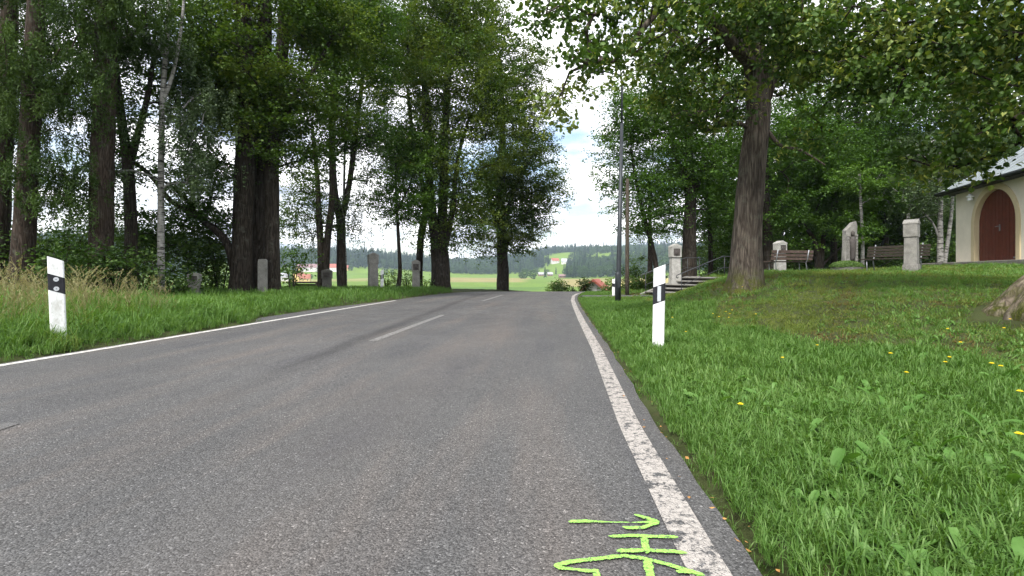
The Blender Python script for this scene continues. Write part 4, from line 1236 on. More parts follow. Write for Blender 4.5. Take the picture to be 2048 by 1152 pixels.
# ------------------------------------------------------------------ wayside stones
def station(px, D, H, w, label, mat='granite', head=.38, yaw=0.0, z0=None, panel=True, headw=1.12, base_h=.2, cap='gable', group='wayside stones', cross=False, flip=1):
    x = (px - 1024) / F * D; z = g(x, D) if z0 is None else z0
    root = empty('wayside_stone', (x, D, z), label, 'wayside monument', group, yaw)
    m = M[mat]
    mb = MB(); mb.box((0, 0, base_h / 2 - .1), (w * 1.12, w * .95, base_h + .2), None, .97)
    if base_h: mb.build('base', m, root, False, .015)
    sh = H * (1 - head)
    mb = MB(); mb.box((0, 0, base_h + (sh - base_h) / 2), (w, w * .8, sh - base_h), None, .94); mb.build('shaft', m, root, False, .012)
    hw = w * headw; hd = w * .8 * headw; hh = H * head
    hb = hh * .72
    mb = MB()
    mb.box((0, 0, sh + hb / 2), (hw, hd, hb))
    head_o = mb.build('head', m, root, False, .012)
    mb = MB()
    if cap == 'gable':
        mb.prism([(-hw / 2 - .012, sh + hb), (hw / 2 + .012, sh + hb), (hw / 2 - .01, sh + hb + hh * .1), (0, sh + hh), (-hw / 2 + .01, sh + hb + hh * .1)], -hd / 2 - .012, hd / 2 + .012)
    else:
        mb.prism([(-hw / 2, sh + hb), (hw / 2, sh + hb), (hw / 2, sh + hb + .03), (hw * .1, sh + hh), (-hw / 2, sh + hb + .06)], -hd / 2, hd / 2)
    mb.build('cap', m, root, False, .01)
    if panel:
        pw, ph = hw * .66, hb * .74
        pc = sh + hb * .5
        yf = -hd / 2
        # raised frame round a recessed dark relief
        mb = MB(); t = hw * .09
        for (cx, cz, a, b) in ((0, pc + ph / 2 + t / 2, pw + 2 * t, t), (0, pc - ph / 2 - t / 2, pw + 2 * t, t), (-pw / 2 - t / 2, pc, t, ph), (pw / 2 + t / 2, pc, t, ph)):
            mb.box((cx, yf - .012, cz), (a, .03, b))
        mb.build('frame', m, root, False)
        mb = MB(); mb.box((0, yf - .002, pc), (pw, .008, ph))
        rs_ = random.Random(int(px))
        for k in range(5):   # low relief figures
            fx = (rs_.random() - .5) * pw * .7; fh = ph * (.35 + .4 * rs_.random())
            mb.tube([(fx, yf - .004, pc - ph * .45), (fx + rs_.uniform(-.02, .02), yf - .008, pc - ph * .45 + fh * .8), (fx, yf - .006, pc - ph * .45 + fh)], [pw * .09, pw * .07, pw * .03], 6)
        mb.build('relief', M['relief'], root, False)
    if cross:
        mb = MB(); mb.tube([(0, 0, H - .02), (0, 0, H + .3)], .012, 6); mb.tube([(-.09, 0, H + .2), (.09, 0, H + .2)], .01, 6)
        mb.build('cross', M['iron'], root, False)
    return root
station(1823, 14.5, 1.5, .38, 'tall square grey wayside stone in front of the right bench', 'granite', .34, .75, .97, False, 1.07, .22, 'gable')
station(1560, 24, 1.58, .42, 'pale wayside stone behind the left bench with a framed relief', 'granite_light', .36, .25, .9)
station(1350, 22.9, 1.62, .42, 'wayside stone with framed relief at the head of the stairs', 'granite_light', .38, .1, .66)
station(832, 26, 1.55, .38, 'wayside stone with framed relief left of the big lime', 'granite', .38, .15, None)
station(746, 24, 1.78, .42, 'tallest plain wayside stone topped by a small iron cross on the left verge', 'granite', .3, .5, None, False, 1.06, .0, 'gable', cross=True)
station(654, 22.5, 1.0, .38, 'squat wayside stone with framed panel beside the V shaped tree', 'granite_dark', .42, .2, float(g((654 - 1024) / F * 22.5, 22.5)))
station(389, 15.6, .78, .3, 'small dark wayside stone half hidden in the left wood', 'granite', .34, .3, None)
# plain slab between the lime trunks
root = empty('stone_slab', (P(525, 580, 17.2).x, 17.2, g(P(525, 580, 17.2).x, 17.2)), 'plain pale stone slab standing between two old lime trunks', 'stone slab')
mb = MB(); mb.prism([(-.14, -.2), (.15, -.2), (.15, 1.2), (.1, 1.25), (-.12, 1.24), (-.14, 1.1)], -.06, .07); mb.build('slab', M['granite'], root, False, .015)
# carved slab with a figure
x = P(1699, 545, 21.5).x
root = empty('carved_slab', (x, 21.5, g(x, 21.5)), 'tall rough stone slab with a carved standing figure and slanted top', 'monument', None, .15)
mb = MB()
ol = [(-.27, -.2), (.27, -.2), (.25, .9), (.27, 1.6), (.27, 1.95), (.2, 2.14), (.1, 2.12), (-.02, 1.96), (-.27, 1.78), (-.26, 1.2), (-.29, .6)]
n = len(ol)
def rough(v, a=.018): return Vector(v) + Vector([random.uniform(-a, a) for _ in range(3)])
mb.prism(ol, -.12, .12); mb.v = [tuple(rough(v)) for v in mb.v]; mb.build('slab', M['granite'], root, False, .02)
for k in range(13):    # split stone courses left proud on the face
    for sd_ in (-1, 1):
        zz = .05 + k * .125
        mbq = MB(); mbq.box((sd_ * .2, -.135, zz), (.11 + random.uniform(-.02, .02), .05, .1)); mbq.v = [tuple(rough(v, .006)) for v in mbq.v]
        mbq.build('stone', M['granite'], root, False)
mb = MB()
mb.tube([(0, -.14, .45), (.0, -.16, .6), (.01, -.17, 1.0), (.0, -.17, 1.35), (.0, -.16, 1.5)], [.04, .09, .11, .13, .06], 10)
mb.tube([(-.17, -.13, 1.5), (0, -.17, 1.42), (.18, -.13, 1.55)], [.035, .05, .035], 8)
mb.tube([(0, -.15, 1.5), (0, -.17, 1.58), (0, -.17, 1.68), (0, -.15, 1.74)], [.04, .07, .075, .03], 10)
mb.build('figure', M['relief'], root, False)

# ------------------------------------------------------------------ benches
def bench(label, loc, rz, Lb, wood='wood', nback=3, back=True, metal='galv'):
    root = empty('park_bench', loc, label, 'bench', 'park benches', rz)
    # local: bench runs along x, sits facing -y
    for k in range(3):
        mb = MB(); mb.box((0, -.36 + k * .14, .45), (Lb, .12, .035)); mb.build('seat_slat', M[wood], root, False, .005)
    if back:
        for k in range(nback):
            zz = .56 + k * (.28 / max(1, nback - 1) if nback > 3 else .125)
            hgt = .075 if nback > 3 else .11
            mb = MB(); mb.box((0, 0.02 + (zz - .45) * .2, zz), (Lb, .03, hgt)); mb.build('back_slat', M[wood], root, False, .005)
    for sx in (-1, 1):
        xx = sx * (Lb / 2 - .22)
        mb = MB()
        mb.tube([(xx, -.33, -.05), (xx, -.36, .42)], .018, 8)
        mb.build('leg', M[metal], root, False)
        mb = MB(); mb.tube([(xx, .09, -.05), (xx, -.02, .42), (xx, .045, .5), (xx, .135, .93 if nback > 3 else .88)], .02, 8)
        mb.build('leg', M[metal], root, False)
        mb = MB(); mb.tube([(xx, -.4, .425), (xx, 0, .425)], .016, 8); mb.build('bracket', M[metal], root, False)
    return root
x1 = P(1582, 545, 19).x
bench('brown slatted bench in front of the pale wayside stone', (x1, 19, .93), math.radians(190), 1.72, 'wood', 3)
bx, by = (11.75 + 12.6) / 2 + .05, (17.2 + 15.4) / 2
bench('dark slatted bench half hidden behind the tall square stone', (bx, by, .95), math.atan2(-1.8, .85), 1.8, 'wood_dark', 4)
# low backless bench on the left
xb = P(608, 580, 27).x
root = empty('low_bench', (xb, 27, g(xb, 27)), 'low dark plank bench left of the V shaped tree', 'bench', None, .08)
mb = MB(); mb.box((0, 0, .36), (1.75, .34, .09)); mb.build('seat', M['wood_dark'], root, False, .01)
mb = MB(); mb.box((0, .17, .2), (1.7, .04, .16)); mb.build('rail', M['wood_dark'], root, False, .01)
for sx in (-1, 1):
    mb = MB(); mb.box((sx * .68, 0, .12), (.1, .3, .42)); mb.build('leg', M['wood_dark'], root, False)

# ------------------------------------------------------------------ stairs with railings
u_ = Vector((.86, .51, 0)).normalized(); w_ = Vector((-u_.y, u_.x, 0))
S0 = Vector((6.75, 20.6, 0.02))          # right foot of the stairs
stairs = empty('stairs', tuple(S0), 'short flight of stone steps climbing the bank to the right', 'stairs')
SM = Matrix(((u_.x, w_.x, 0, S0.x), (u_.y, w_.y, 0, S0.y), (0, 0, 1, S0.z), (0, 0, 0, 1)))
ns, run, rise, wd = 5, .52, .152, 1.9
for k in range(ns):
    mb = MB(); mb.box((k * run + .29, wd / 2, (k + 1) * rise - .0225), (run + .12, wd, .045), SM); mb.build('step', M['granite'], stairs, bevel=.008)
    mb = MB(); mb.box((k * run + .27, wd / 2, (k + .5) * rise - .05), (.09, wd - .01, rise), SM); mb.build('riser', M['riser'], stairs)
mb = MB(); mb.box((ns * run + .85, wd / 2, ns * rise - .05), (1.5, wd, .1), SM); mb.build('landing', M['granite'], stairs, bevel=.01)
for yy in (-.09, wd + .09):
    mb = MB()
    mb.prism([(-.15, -.25), (ns * run + 1.0, -.25), (ns * run + 1.0, ns * rise + .04), (ns * run + .1, ns * rise + .04), (-.15, .06)], yy - .08, yy + .08, SM)
    mb.build('side_wall', M['granite'], stairs, bevel=.012)
def curl(c, d0, r, n=10, sgn=1):
    pts = []
    for k in range(n):
        a = k / (n - 1) * 1.5 * math.pi; rr_ = r * (1 - .45 * k / n)
        pts.append(c + d0 * (math.sin(a) * -rr_) * sgn + Vector((0, 0, -r + math.cos(a) * rr_)))
    return pts
for yy, lb in ((-.02, 'nearer dark iron handrail of the stone steps'), (wd + .05, 'farther dark iron handrail of the stone steps')):
    rail = empty('handrail', tuple(SM @ Vector((0, yy, 0))), lb, 'handrail', 'iron handrails of the stairs')
    def hp(x, z): return SM @ Vector((x, yy, z))
    slope = rise / run
    a, b = hp(-.15, .86), hp(ns * run + .05, .86 + ns * rise + .04)
    mb = MB(); mb.tube(list(reversed(curl(a, u_, .07))) + [a, b, hp(ns * run + 1.0, .86 + ns * rise + .04)] + ([] if yy < 0 else curl(hp(ns * run + 1.0, .86 + ns * rise + .04), u_, .06, 8, -1)), .02, 8)
    mb.build('top_rail', M['iron'], rail)
    mb = MB(); mb.tube([hp(.05, .42), hp(ns * run + .05, .42 + ns * rise), hp(ns * run + 1.0, .42 + ns * rise)], .012, 6); mb.build('lower_rail', M['iron'], rail)
    for xx, zz in ((.08, 0.0), (ns * run + .15, ns * rise), (ns * run + .95, ns * rise)):
        ztop = .86 + min(ns * rise + .04, max(0, (xx + .15) / (ns * run + .2) * (ns * rise + .04)))
        mb = MB(); mb.tube([hp(xx, zz - .1), hp(xx, ztop)], .016, 8); mb.build('post', M['iron'], rail)

# ------------------------------------------------------------------ far houses
def house_mat(n, c): return simple(n, c, .85, .12, .8, .1, 6)
HW = house_mat('house_white', (.62, .6, .57)); HY = house_mat('house_yellow', (.62, .45, .19)); HB = house_mat('house_brown', (.22, .14, .09))
RR = house_mat('roof_red', (.34, .1, .07)); RP = house_mat('roof_purple', (.24, .15, .15)); RG = house_mat('roof_grey', (.34, .34, .37)); RB = house_mat('roof_brown', (.28, .11, .07))
WI = simple('far_window', (.05, .055, .06), .2, .1, 5, 0)
def house(label, px, py, w, dp, hwall, hroof, wall, roofm, rz, nwin=4, name='house', cat='house', D=None, z=None):
    p = hit(px, py) if D is None else Vector(((px - 1024) / F * D, D, z))
    root = empty(name, tuple(p), label, cat, None, rz)
    mb = MB()
    mb.prism([(-dp / 2, -3), (dp / 2, -3), (dp / 2, hwall), (0, hwall + hroof * .96), (-dp / 2, hwall)], -w / 2, w / 2, Matrix.Rotation(math.pi / 2, 4, 'Z'))
    mb.build('wall', wall, root, False)
    mb = MB(); t = .25; o = .5
    k = hroof / (dp / 2)
    RM = Matrix.Rotation(math.pi / 2, 4, 'Z')
    for sg in (-1, 1):
        mb.prism([(0, hwall + hroof), (sg * (dp / 2 + o), hwall - k * o), (sg * (dp / 2 + o), hwall - k * o + t), (0, hwall + hroof + t)], -w / 2 - o, w / 2 + o, RM)
    mb.build('roof', roofm, root, False)
    for i in range(nwin):
        for sy in (-1,):
            xx = -w / 2 + w * (i + .5) / nwin
            mb = MB(); mb.box((xx, sy * (dp / 2 + .03), hwall * .55), (min(1.2, w / nwin * .45), .1, 1.3)); mb.build('window', WI, root, False)
    return root
house('long barn with faded purple red roof in the valley behind the left trees', 619, 543, 26, 14, 7, 6, HW, RP, .12, 7, 'barn', 'barn')
house('white farmhouse with red roof right of the long barn', 668, 543, 22, 12, 7, 6, HW, RR, -.1, 5)
house('small red roofed shed at the right end of the farm', 692, 541, 8, 8, 5, 4, HY, RR, .1, 2)
house('yellow house with steep brown gable in front of the barn', 598, 563, 11, 11, 5.0, 5.5, HY, RB, 1.15, 3)
house('yellow side building of the steep gabled house', 612, 564, 9, 8, 4, 4.5, HY, RB, .2, 2)
house('white house half hidden by the old lime trunks', 566, 562, 11, 9, 5, 4, HW, RG, .3, 3)
house('yellowish house behind the long barn', 600, 540, 12, 10, 5, 5, HY, RP, .5, 3)
house('white house with red roof alone on the far green hill', 1110, 527, 15, 11, 6, 5, HW, RR, .25, 4)
house('grey roofed farmhouse right of the hilltop house', 1133, 527, 20, 12, 4, 6, HW, RG, -.15, 4)
house('pale roofed shed between the valley trees', 1082, 552, 9, 7, 3, 3, HB, RG, .2, 2, 'shed', 'shed')
house('second pale roofed shed right of the valley trees', 1100, 552, 8, 7, 3, 3, HB, RG, .1, 2, 'shed', 'shed')
house('small brown hut in the valley meadow', 1124, 556, 9, 6, 3, 2, HB, RP, .05, 2, 'hut', 'hut')
house('red roofed shed just beyond the crest left of the lamp post', 1192, 583, 2.6, 1.5, 1.35, .6, HW, RR, 1.25, 1, 'shed', 'shed', 50, -1.75)

# ------------------------------------------------------------------ far woods (one mass each)
def proto_tree(kind, seed):
    rs = np.random.default_rng(seed)
    if kind == 'conifer':
        n = 190; h = rs.random(n) ** .8; r = (1 - h) * 3.0 + .2
        a = rs.random(n) * 6.28; C = np.stack([np.cos(a) * r * (.6 + .4 * rs.random(n)), np.sin(a) * r * (.6 + .4 * rs.random(n)), 2.5 + h * 18], 1)
        D_ = np.stack([np.cos(a), np.sin(a), -.5 + 0 * a], 1); N_ = np.stack([np.cos(a) * .6, np.sin(a) * .6, 1 + 0 * a], 1)
        L = 1.6 + (1 - h) * 1.5; W = L * .8; mat = M['forest']
    else:
        n = 230; u = rs.normal(size=(n, 3)); u /= np.linalg.norm(u, axis=1)[:, None]
        rad = .7 + .3 * rs.random((n, 1))
        C = u * rad * np.array([4.6, 4.6, 6.0]) + np.array([0, 0, 8.0]); C += .8 * np.sin(C * 1.1 + seed)
        D_ = rs.normal(size=(n, 3)); N_ = u + rs.normal(size=(n, 3)) * .4
        L = 1.5 + rs.random(n) * .9; W = L * .85; mat = M['forest_light']
    tint = np.clip(rs.random(n) * .5 + .2 + rs.random() * .15, 0, 1)
    me = leaf_mesh('wood_tree', C, D_, N_, L, W, tint); me.materials.append(mat)
    o = bpy.data.objects.new('wood_tree', me)
    return o
def scatter_object(name, pts, rot, scl, idx, protos, label, kind='stuff', cat=None):
    col = bpy.data.collections.new(name + '_kinds')
    for i, o in enumerate(protos):
        o.name = f'{i:02d}_{o.name}'; col.objects.link(o)
    me = bpy.data.meshes.new(name)
    me.vertices.add(len(pts)); me.vertices.foreach_set('co', np.asarray(pts, np.float32).ravel())
    for an, ty, ar in (('rot', 'FLOAT_VECTOR', rot), ('scl', 'FLOAT', scl)):
        a = me.attributes.new(an, ty, 'POINT'); a.data.foreach_set('vector' if ty == 'FLOAT_VECTOR' else 'value', np.asarray(ar, np.float32).ravel())
    a = me.attributes.new('idx', 'INT', 'POINT'); a.data.foreach_set('value', np.asarray(idx, np.int32))
    me.update()
    ng = bpy.data.node_groups.new(name, 'GeometryNodeTree')
    ng.interface.new_socket('Geometry', in_out='INPUT', socket_type='NodeSocketGeometry')
    ng.interface.new_socket('Geometry', in_out='OUTPUT', socket_type='NodeSocketGeometry')
    gi = ng.nodes.new('NodeGroupInput'); go = ng.nodes.new('NodeGroupOutput')
    iop = ng.nodes.new('GeometryNodeInstanceOnPoints')
    ci = ng.nodes.new('GeometryNodeCollectionInfo'); ci.inputs['Collection'].default_value = col
    ci.inputs['Separate Children'].default_value = True; ci.inputs['Reset Children'].default_value = True
    def na(n_, ty):
        q = ng.nodes.new('GeometryNodeInputNamedAttribute'); q.data_type = ty; q.inputs['Name'].default_value = n_
        return q.outputs['Attribute']
    L_ = ng.links.new
    L_(gi.outputs[0], iop.inputs['Points']); L_(ci.outputs[0], iop.inputs['Instance'])
    iop.inputs['Pick Instance'].default_value = True
    L_(na('idx', 'INT'), iop.inputs['Instance Index'])
    e2r = ng.nodes.new('FunctionNodeEulerToRotation'); L_(na('rot', 'FLOAT_VECTOR'), e2r.inputs[0]); L_(e2r.outputs[0], iop.inputs['Rotation'])
    cx = ng.nodes.new('ShaderNodeCombineXYZ')
    sc_ = na('scl', 'FLOAT')
    for k in range(3): L_(sc_, cx.inputs[k])
    L_(cx.outputs[0], iop.inputs['Scale']); L_(iop.outputs[0], go.inputs[0])
    o = bpy.data.objects.new(name, me); COL.objects.link(o)
    md = o.modifiers.new('scatter', 'NODES'); md.node_group = ng
    props(o, label, cat, None, kind)
    return o
def woods(name, label, areas, seed, mixr=.25):
    rs = np.random.default_rng(seed)
    pts = []
    for (a0, a1, d0, d1, sp_, front) in areas:
        D = d0
        while D < d1:
            e0, e1 = 14 * math.sin(D / 37 + a0), 14 * math.sin(D / 29 + a1) - 30 * math.exp(-(D - d0) / 45)
            w0, w1 = (a0 - 1024) / F * D + e0, (a1 - 1024) / F * D + e1
            n = max(2, int((w1 - w0) / sp_)); w1 = max(w1, w0 + 2 * sp_)
            X = w0 + (w1 - w0) * (np.arange(n) + rs.random(n)) / max(n, 1)
            Yv = D + rs.normal(size=n) * sp_ * .4
            pts.append(np.stack([X, Yv, G(X, Yv) - 1.0, np.full(n, 1.0 if front == 'con' else 0.0)], 1))
            D += sp_ * (1 if D < d0 + 60 else 1.7)
    P_ = np.concatenate(pts)
    n = len(P_)
    con = np.where(P_[:, 3] > .5, rs.random(n) < .5 + .35 * np.sin(P_[:, 0] / 60), rs.random(n) < .25)
    idx = np.where(con, rs.integers(0, 3, n), 3 + rs.integers(0, 3, n))
    rot = np.zeros((n, 3)); rot[:, 2] = rs.random(n) * 6.28
    protos = [proto_tree('conifer', seed + k) for k in range(3)] + [proto_tree('leafy', seed + 10 + k) for k in range(3)]
    return scatter_object(name, P_[:, :3], rot, .55 + .75 * rs.random(n) ** 1.2, idx, protos, label)
woods('far_forest', 'dark blue green forest on the far hills across the valley',
      [(-400, 720, 930, 1150, 9, 'mix'), (-400, 1095, 1000, 1350, 10, 'con'), (720, 1090, 960, 1100, 9, 'con'), (1060, 2500, 1480, 1720, 12, 'con'), (1095, 1160, 1290, 1500, 10, 'con'), (1150, 2500, 1150, 1500, 12, 'con')], 21)
woods('valley_wood', 'mixed lighter wood in the valley right of the hill meadow',
      [(1148, 1700, 700, 1000, 9, 'mix'), (1142, 1175, 800, 1150, 9, 'con'), (1700, 2500, 600, 1000, 11, 'mix'), (-400, 400, 640, 900, 11, 'mix')], 33)
# separate trees in the valley, each its own object
vt = []
pa, pb = proto_tree('leafy', 77), proto_tree('conifer', 78)
LB = ['round tree left of the valley sheds', 'second round tree left of the valley sheds', 'low tree in front of the valley sheds', 'dark tree between the two pale sheds', 'tree behind the valley sheds',
      'tall tree left of the yellow gabled house', 'tree close beside the yellow gabled house', 'tree behind the yellowish house', 'tree in the meadow behind the tall wayside stone',
      'tree in the meadow right of the distant marker post', 'small tree in the meadow above the short wayside stone', 'leftmost tree of the hedge below the hill meadow', 'middle tree of the hedge below the hill meadow',
      'rightmost tree of the hedge below the hill meadow', 'tree at the right end of the farm', 'tree above the short wayside stone near the wood edge', 'small bush tree beside the yellow side building', 'bright tree in the valley right of the tan field']
VT = [(1050, 557, 1.2, 0), (1066, 558, 1.1, 0), (1042, 557, .8, 0), (1090, 556, .9, 1), (1073, 548, 1.1, 0), (572, 558, 1.3, 0), (584, 565, .7, 0), (588, 545, 1.2, 0), (770, 550, .9, 0), (785, 550, .8, 0),
      (835, 552, .9, 0), (1095, 549, .8, 0), (1112, 549, .7, 1), (1128, 549, .8, 0), (702, 541, 1.0, 0), (826, 540, 1.3, 1), (622, 558, .6, 0), (1058, 552, .9, 0)]
for (px, py, sc, k), lb in zip(VT, LB):
    p = hit(px, py)
    o = bpy.data.objects.new('valley_tree', (pa, pb)[k].data); COL.objects.link(o)
    o.location = p - Vector((0, 0, 2.5 * sc)); o.rotation_euler = (0, 0, px); o.scale = (sc,) * 3
    props(o, lb, 'tree', 'single trees in the valley')

# ------------------------------------------------------------------ grass
def blade_set(seed, n, rad, h0, h1, w, lean, mat, seed_head=False, mat2=None):
    rs = random.Random(seed)
    mb = MB(); heads = MB()
    for _ in range(n):
        a = rs.random() * 6.28; r = rad * math.sqrt(rs.random())
        b = Vector((math.cos(a) * r, math.sin(a) * r, -.015))
        h = rs.uniform(h0, h1); d = rs.random() * 6.28
        dv_ = Vector((math.cos(d), math.sin(d), 0)); sd_ = Vector((-dv_.y, dv_.x, 0))
        ln = lean * rs.uniform(.3, 1.3) * h; ww = w * rs.uniform(.7, 1.2)
        p1 = b + dv_ * ln * .15 + Vector((0, 0, h * .45)); p2 = b + dv_ * ln * .5 + Vector((0, 0, h * .82)); p3 = b + dv_ * ln + Vector((0, 0, h * (1 - .25 * lean)))
        mb.add([b - sd_ * ww * .5, b + sd_ * ww * .5, p1 + sd_ * ww * .5, p1 - sd_ * ww * .5, p2 + sd_ * ww * .33, p2 - sd_ * ww * .33, p3],
               [(0, 1, 2, 3), (3, 2, 4, 5), (5, 4, 6)], True)
    me = mb.mesh('tuft'); me.materials.append(mat)
    return bpy.data.objects.new('tuft', me)
def broad_set(seed, n, L0, L1, mat):
    rs = random.Random(seed); mb = MB()
    for k in range(n):
        a = rs.random() * 6.28; L = rs.uniform(L0, L1); w = L * rs.uniform(.14, .28)
        dv_ = Vector((math.cos(a), math.sin(a), 0)); sd_ = Vector((-dv_.y, dv_.x, 0)); el = rs.uniform(.55, 1.4)
        vs_ = [];
        for t, wk in ((0, .15), (.3, .55), (.55, .9), (.8, 1.0), (.95, .55)):
            p = dv_ * (L * t * math.cos(el) + .25 * L * t * t) + Vector((0, 0, L * t * math.sin(el) - .3 * L * t * t))
            up = Vector((0, 0, .15 * w * wk)); wv = .012 * rs.uniform(-1, 1)
            vs_ += [p - sd_ * w * .5 * wk + up + Vector((0, 0, wv)), p, p + sd_ * w * .5 * wk + up]
        tip = dv_ * (L * math.cos(el) + .3 * L) + Vector((0, 0, L * math.sin(el) - .33 * L))
        vs_.append(tip)
        fs_ = []
        for i in range(4):
            b = i * 3; fs_ += [(b, b + 1, b + 4, b + 3), (b + 1, b + 2, b + 5, b + 4)]
        fs_ += [(12, 13, 15), (13, 14, 15)]
        mb.add(vs_, fs_, True)
    me = mb.mesh('weed'); me.materials.append(mat)
    return bpy.data.objects.new('weed', me)
def seed_stalks(seed, n, h0, h1):
    rs = random.Random(seed); mb = MB()
    for _ in range(n):
        a = rs.random() * 6.28; r = .12 * math.sqrt(rs.random()); b = Vector((math.cos(a) * r, math.sin(a) * r, -.02))
        d = rs.random() * 6.28; dv_ = Vector((math.cos(d), math.sin(d), 0)); h = rs.uniform(h0, h1); ln = h * rs.uniform(.08, .45)
        pts = [b, b + dv_ * ln * .2 + Vector((0, 0, h * .5)), b + dv_ * ln * .6 + Vector((0, 0, h * .85)), b + dv_ * ln + Vector((0, 0, h))]
        mb.tube(pts, [.0018, .0015, .0012, .001], 3, False)
        e = pts[-1]; hd = (pts[-1] - pts[-2]).normalized()
        for k in range(14):
            q = e - hd * (k * .011) + Vector((rs.uniform(-1, 1), rs.uniform(-1, 1), rs.uniform(-.6, .4))) * .012
            t = hd * .016 + Vector((rs.uniform(-1, 1), rs.uniform(-1, 1), 0)) * .006; s_ = hd.cross(Vector((rs.random() - .5, rs.random() - .5, .2))).normalized() * .0035
            mb.add([q - t, q + s_, q + t, q - s_], [(0, 1, 2, 3)])
    me = mb.mesh('stalk'); me.materials.append(M['straw'])
    return bpy.data.objects.new('stalk', me)
def on_path(X, Y):
    pd = np.abs(Y - (20.2 + (X - 3) * .12))
    a = (pd < .66 + .35 * np.maximum(0, 3.6 - X)) & (X < 6.0) & (X > 2.4)
    Q = (X - S0.x) * u_.x + (Y - S0.y) * u_.y; Wq = (X - S0.x) * w_.x + (Y - S0.y) * w_.y
    a |= (Q > -.25) & (Q < 4.2) & (Wq > -.2) & (Wq < 2.1)
    cs = (X - A.x) * fd.x + (Y - A.y) * fd.y; cn = (X - A.x) * nd.x + (Y - A.y) * nd.y
    a |= (cs > -2.8) & (cs < 5.4) & (cn < .7) & (cn > -7)
    return a
def sample(n, x0, x1, y0, y1, rs):
    return x0 + (x1 - x0) * rs.random(n), y0 + (y1 - y0) * rs.random(n)
rs = np.random.default_rng(31)
def zone(specs, cond):
    Xs, Ys, Sc = [], [], []
    for (x0, x1, y0, y1, dens, sc) in specs:
        n = int(dens * (x1 - x0) * (y1 - y0)); X, Y = sample(n, x0, x1, y0, y1, rs)
        m = cond(X, Y) & ~on_path(X, Y) & (np.abs(X) < Y * 1.12 + 1.2); Xs.append(X[m]); Ys.append(Y[m]); Sc.append(np.full(m.sum(), sc))
    X = np.concatenate(Xs); Y = np.concatenate(Ys); S = np.concatenate(Sc)
    return X, Y, S
def finish(name, X, Y, S, idx, protos, label, tilt=.12):
    n = len(X); rot = rs.normal(size=(n, 3)) * tilt; rot[:, 2] = rs.random(n) * 6.28
    Z = G(X, Y)
    scatter_object(name, np.stack([X, Y, Z], 1), rot, S * (.7 + .6 * rs.random(n)), idx, protos, label)
    TRIS[name] = n
def sRf(X, Y): return X - edge_r(Y)
def sLf(X, Y): return edge_l(Y) - X
def pn(X, Y, sc, seed=0.0):
    return np.sin(X * sc + seed) * np.sin(Y * sc * .83 + seed * 2) + .6 * np.sin(X * sc * 2.3 - Y * sc * 1.7 + seed)
# lush roadside grass, right: longest next to the road
def lush(X, Y):
    s_ = sRf(X, Y); lim = 2.0 + .35 * pn(X, Y, 1.3) + .0 * Y
    lim = lim * np.interp(Y, [0, 3, 9, 14, 20], [1.15, 1.2, 1.0, .9, .8])
    return (s_ > -.09 + .03 * pn(X, Y, 7.0)) & (s_ < lim)
X, Y, S = zone([(0.5, 7, .9, 4, 650, .85), (.9, 7, 4, 8, 420, 1.05), (1, 8, 8, 14, 220, 1.25), (1, 9, 14, 26, 190, 1.7)], lush)
edge = np.clip(.5 + sRf(X, Y) / .5, .45, 1)
S = S * edge * np.interp(Y, [0, 8, 13, 16, 20], [.95, .85, .75, .4, .35])
gp = [blade_set(k, 16, .05, .07, .17, .0065, .6, M['grass']) for k in range(5)]
finish('roadside_grass', X, Y, S, rs.integers(0, 5, len(X)), gp, 'lush bright green grass along the right road edge', .2)
# broad leaved weeds among it
X, Y, S = zone([(.9, 7, 1.0, 4, 300, 1.0), (1, 7, 4, 8, 110, .9), (1, 8, 8, 14, 14, 1.0)], lambda X, Y: lush(X, Y) & (sRf(X, Y) > .3) & (pn(X, Y, 2.1, 2) > -.7))
finish('broad_leaved_weeds', X, Y, S * (.55 + .55 * rs.random(len(X))), rs.integers(0, 8, len(X)), [broad_set(40 + k, 4 + k % 3, .05, .095 + .012 * k, M['weed']) for k in range(8)], 'dandelion and dock leaves in the roadside grass')
# mown mossy bank above
def bankc(X, Y): return (sRf(X, Y) > 1.4 + .3 * pn(X, Y, 1.3)) & ~((X - 6.2) ** 2 + (Y - 5.5) ** 2 < 1.0)
X, Y, S = zone([(1.5, 9, 1, 5, 330, 1.0), (2, 14, 5, 10, 190, 1.2), (3, 22, 10, 20, 75, 1.7), (5, 34, 20, 34, 20, 2.8)], bankc)
lp_ = [blade_set(60 + k, 18, .06, .02, .05, .0045, 1.1, M['lawn']) for k in range(4)] + [blade_set(70 + k, 18, .06, .025, .07, .005, .9, M['grass']) for k in range(3)] + [blade_set(80 + k, 18, .06, .012, .035, .005, 1.2, M['moss']) for k in range(2)]
pz = pn(X, Y, .9, 1) + rs.normal(size=len(X)) * .8
idx = np.where(pz > .35, rs.integers(4, 7, len(X)), rs.integers(0, 4, len(X)))
idx = np.where(pn(X, Y, 1.6, 5) + .5 * pn(X, Y, 4.1, 2) + rs.normal(size=len(X)) * .45 > 1.0, rs.integers(7, 9, len(X)), idx)
finish('bank_grass', X, Y, S, idx, lp_, 'short mown mossy grass on the right bank', .3)
X, Y, S = zone([(2, 9, 2, 8, 10, 1.0), (3, 14, 8, 14, 4, 1.2)], lambda X, Y: bankc(X, Y) & (pn(X, Y, 1.7, 4) > .2))
finish('bank_weeds', X, Y, S * .55, rs.integers(0, 3, len(X)), [broad_set(90 + k, 5, .07, .13, M['weed']) for k in range(3)], 'small clover and plantain leaves on the right bank')
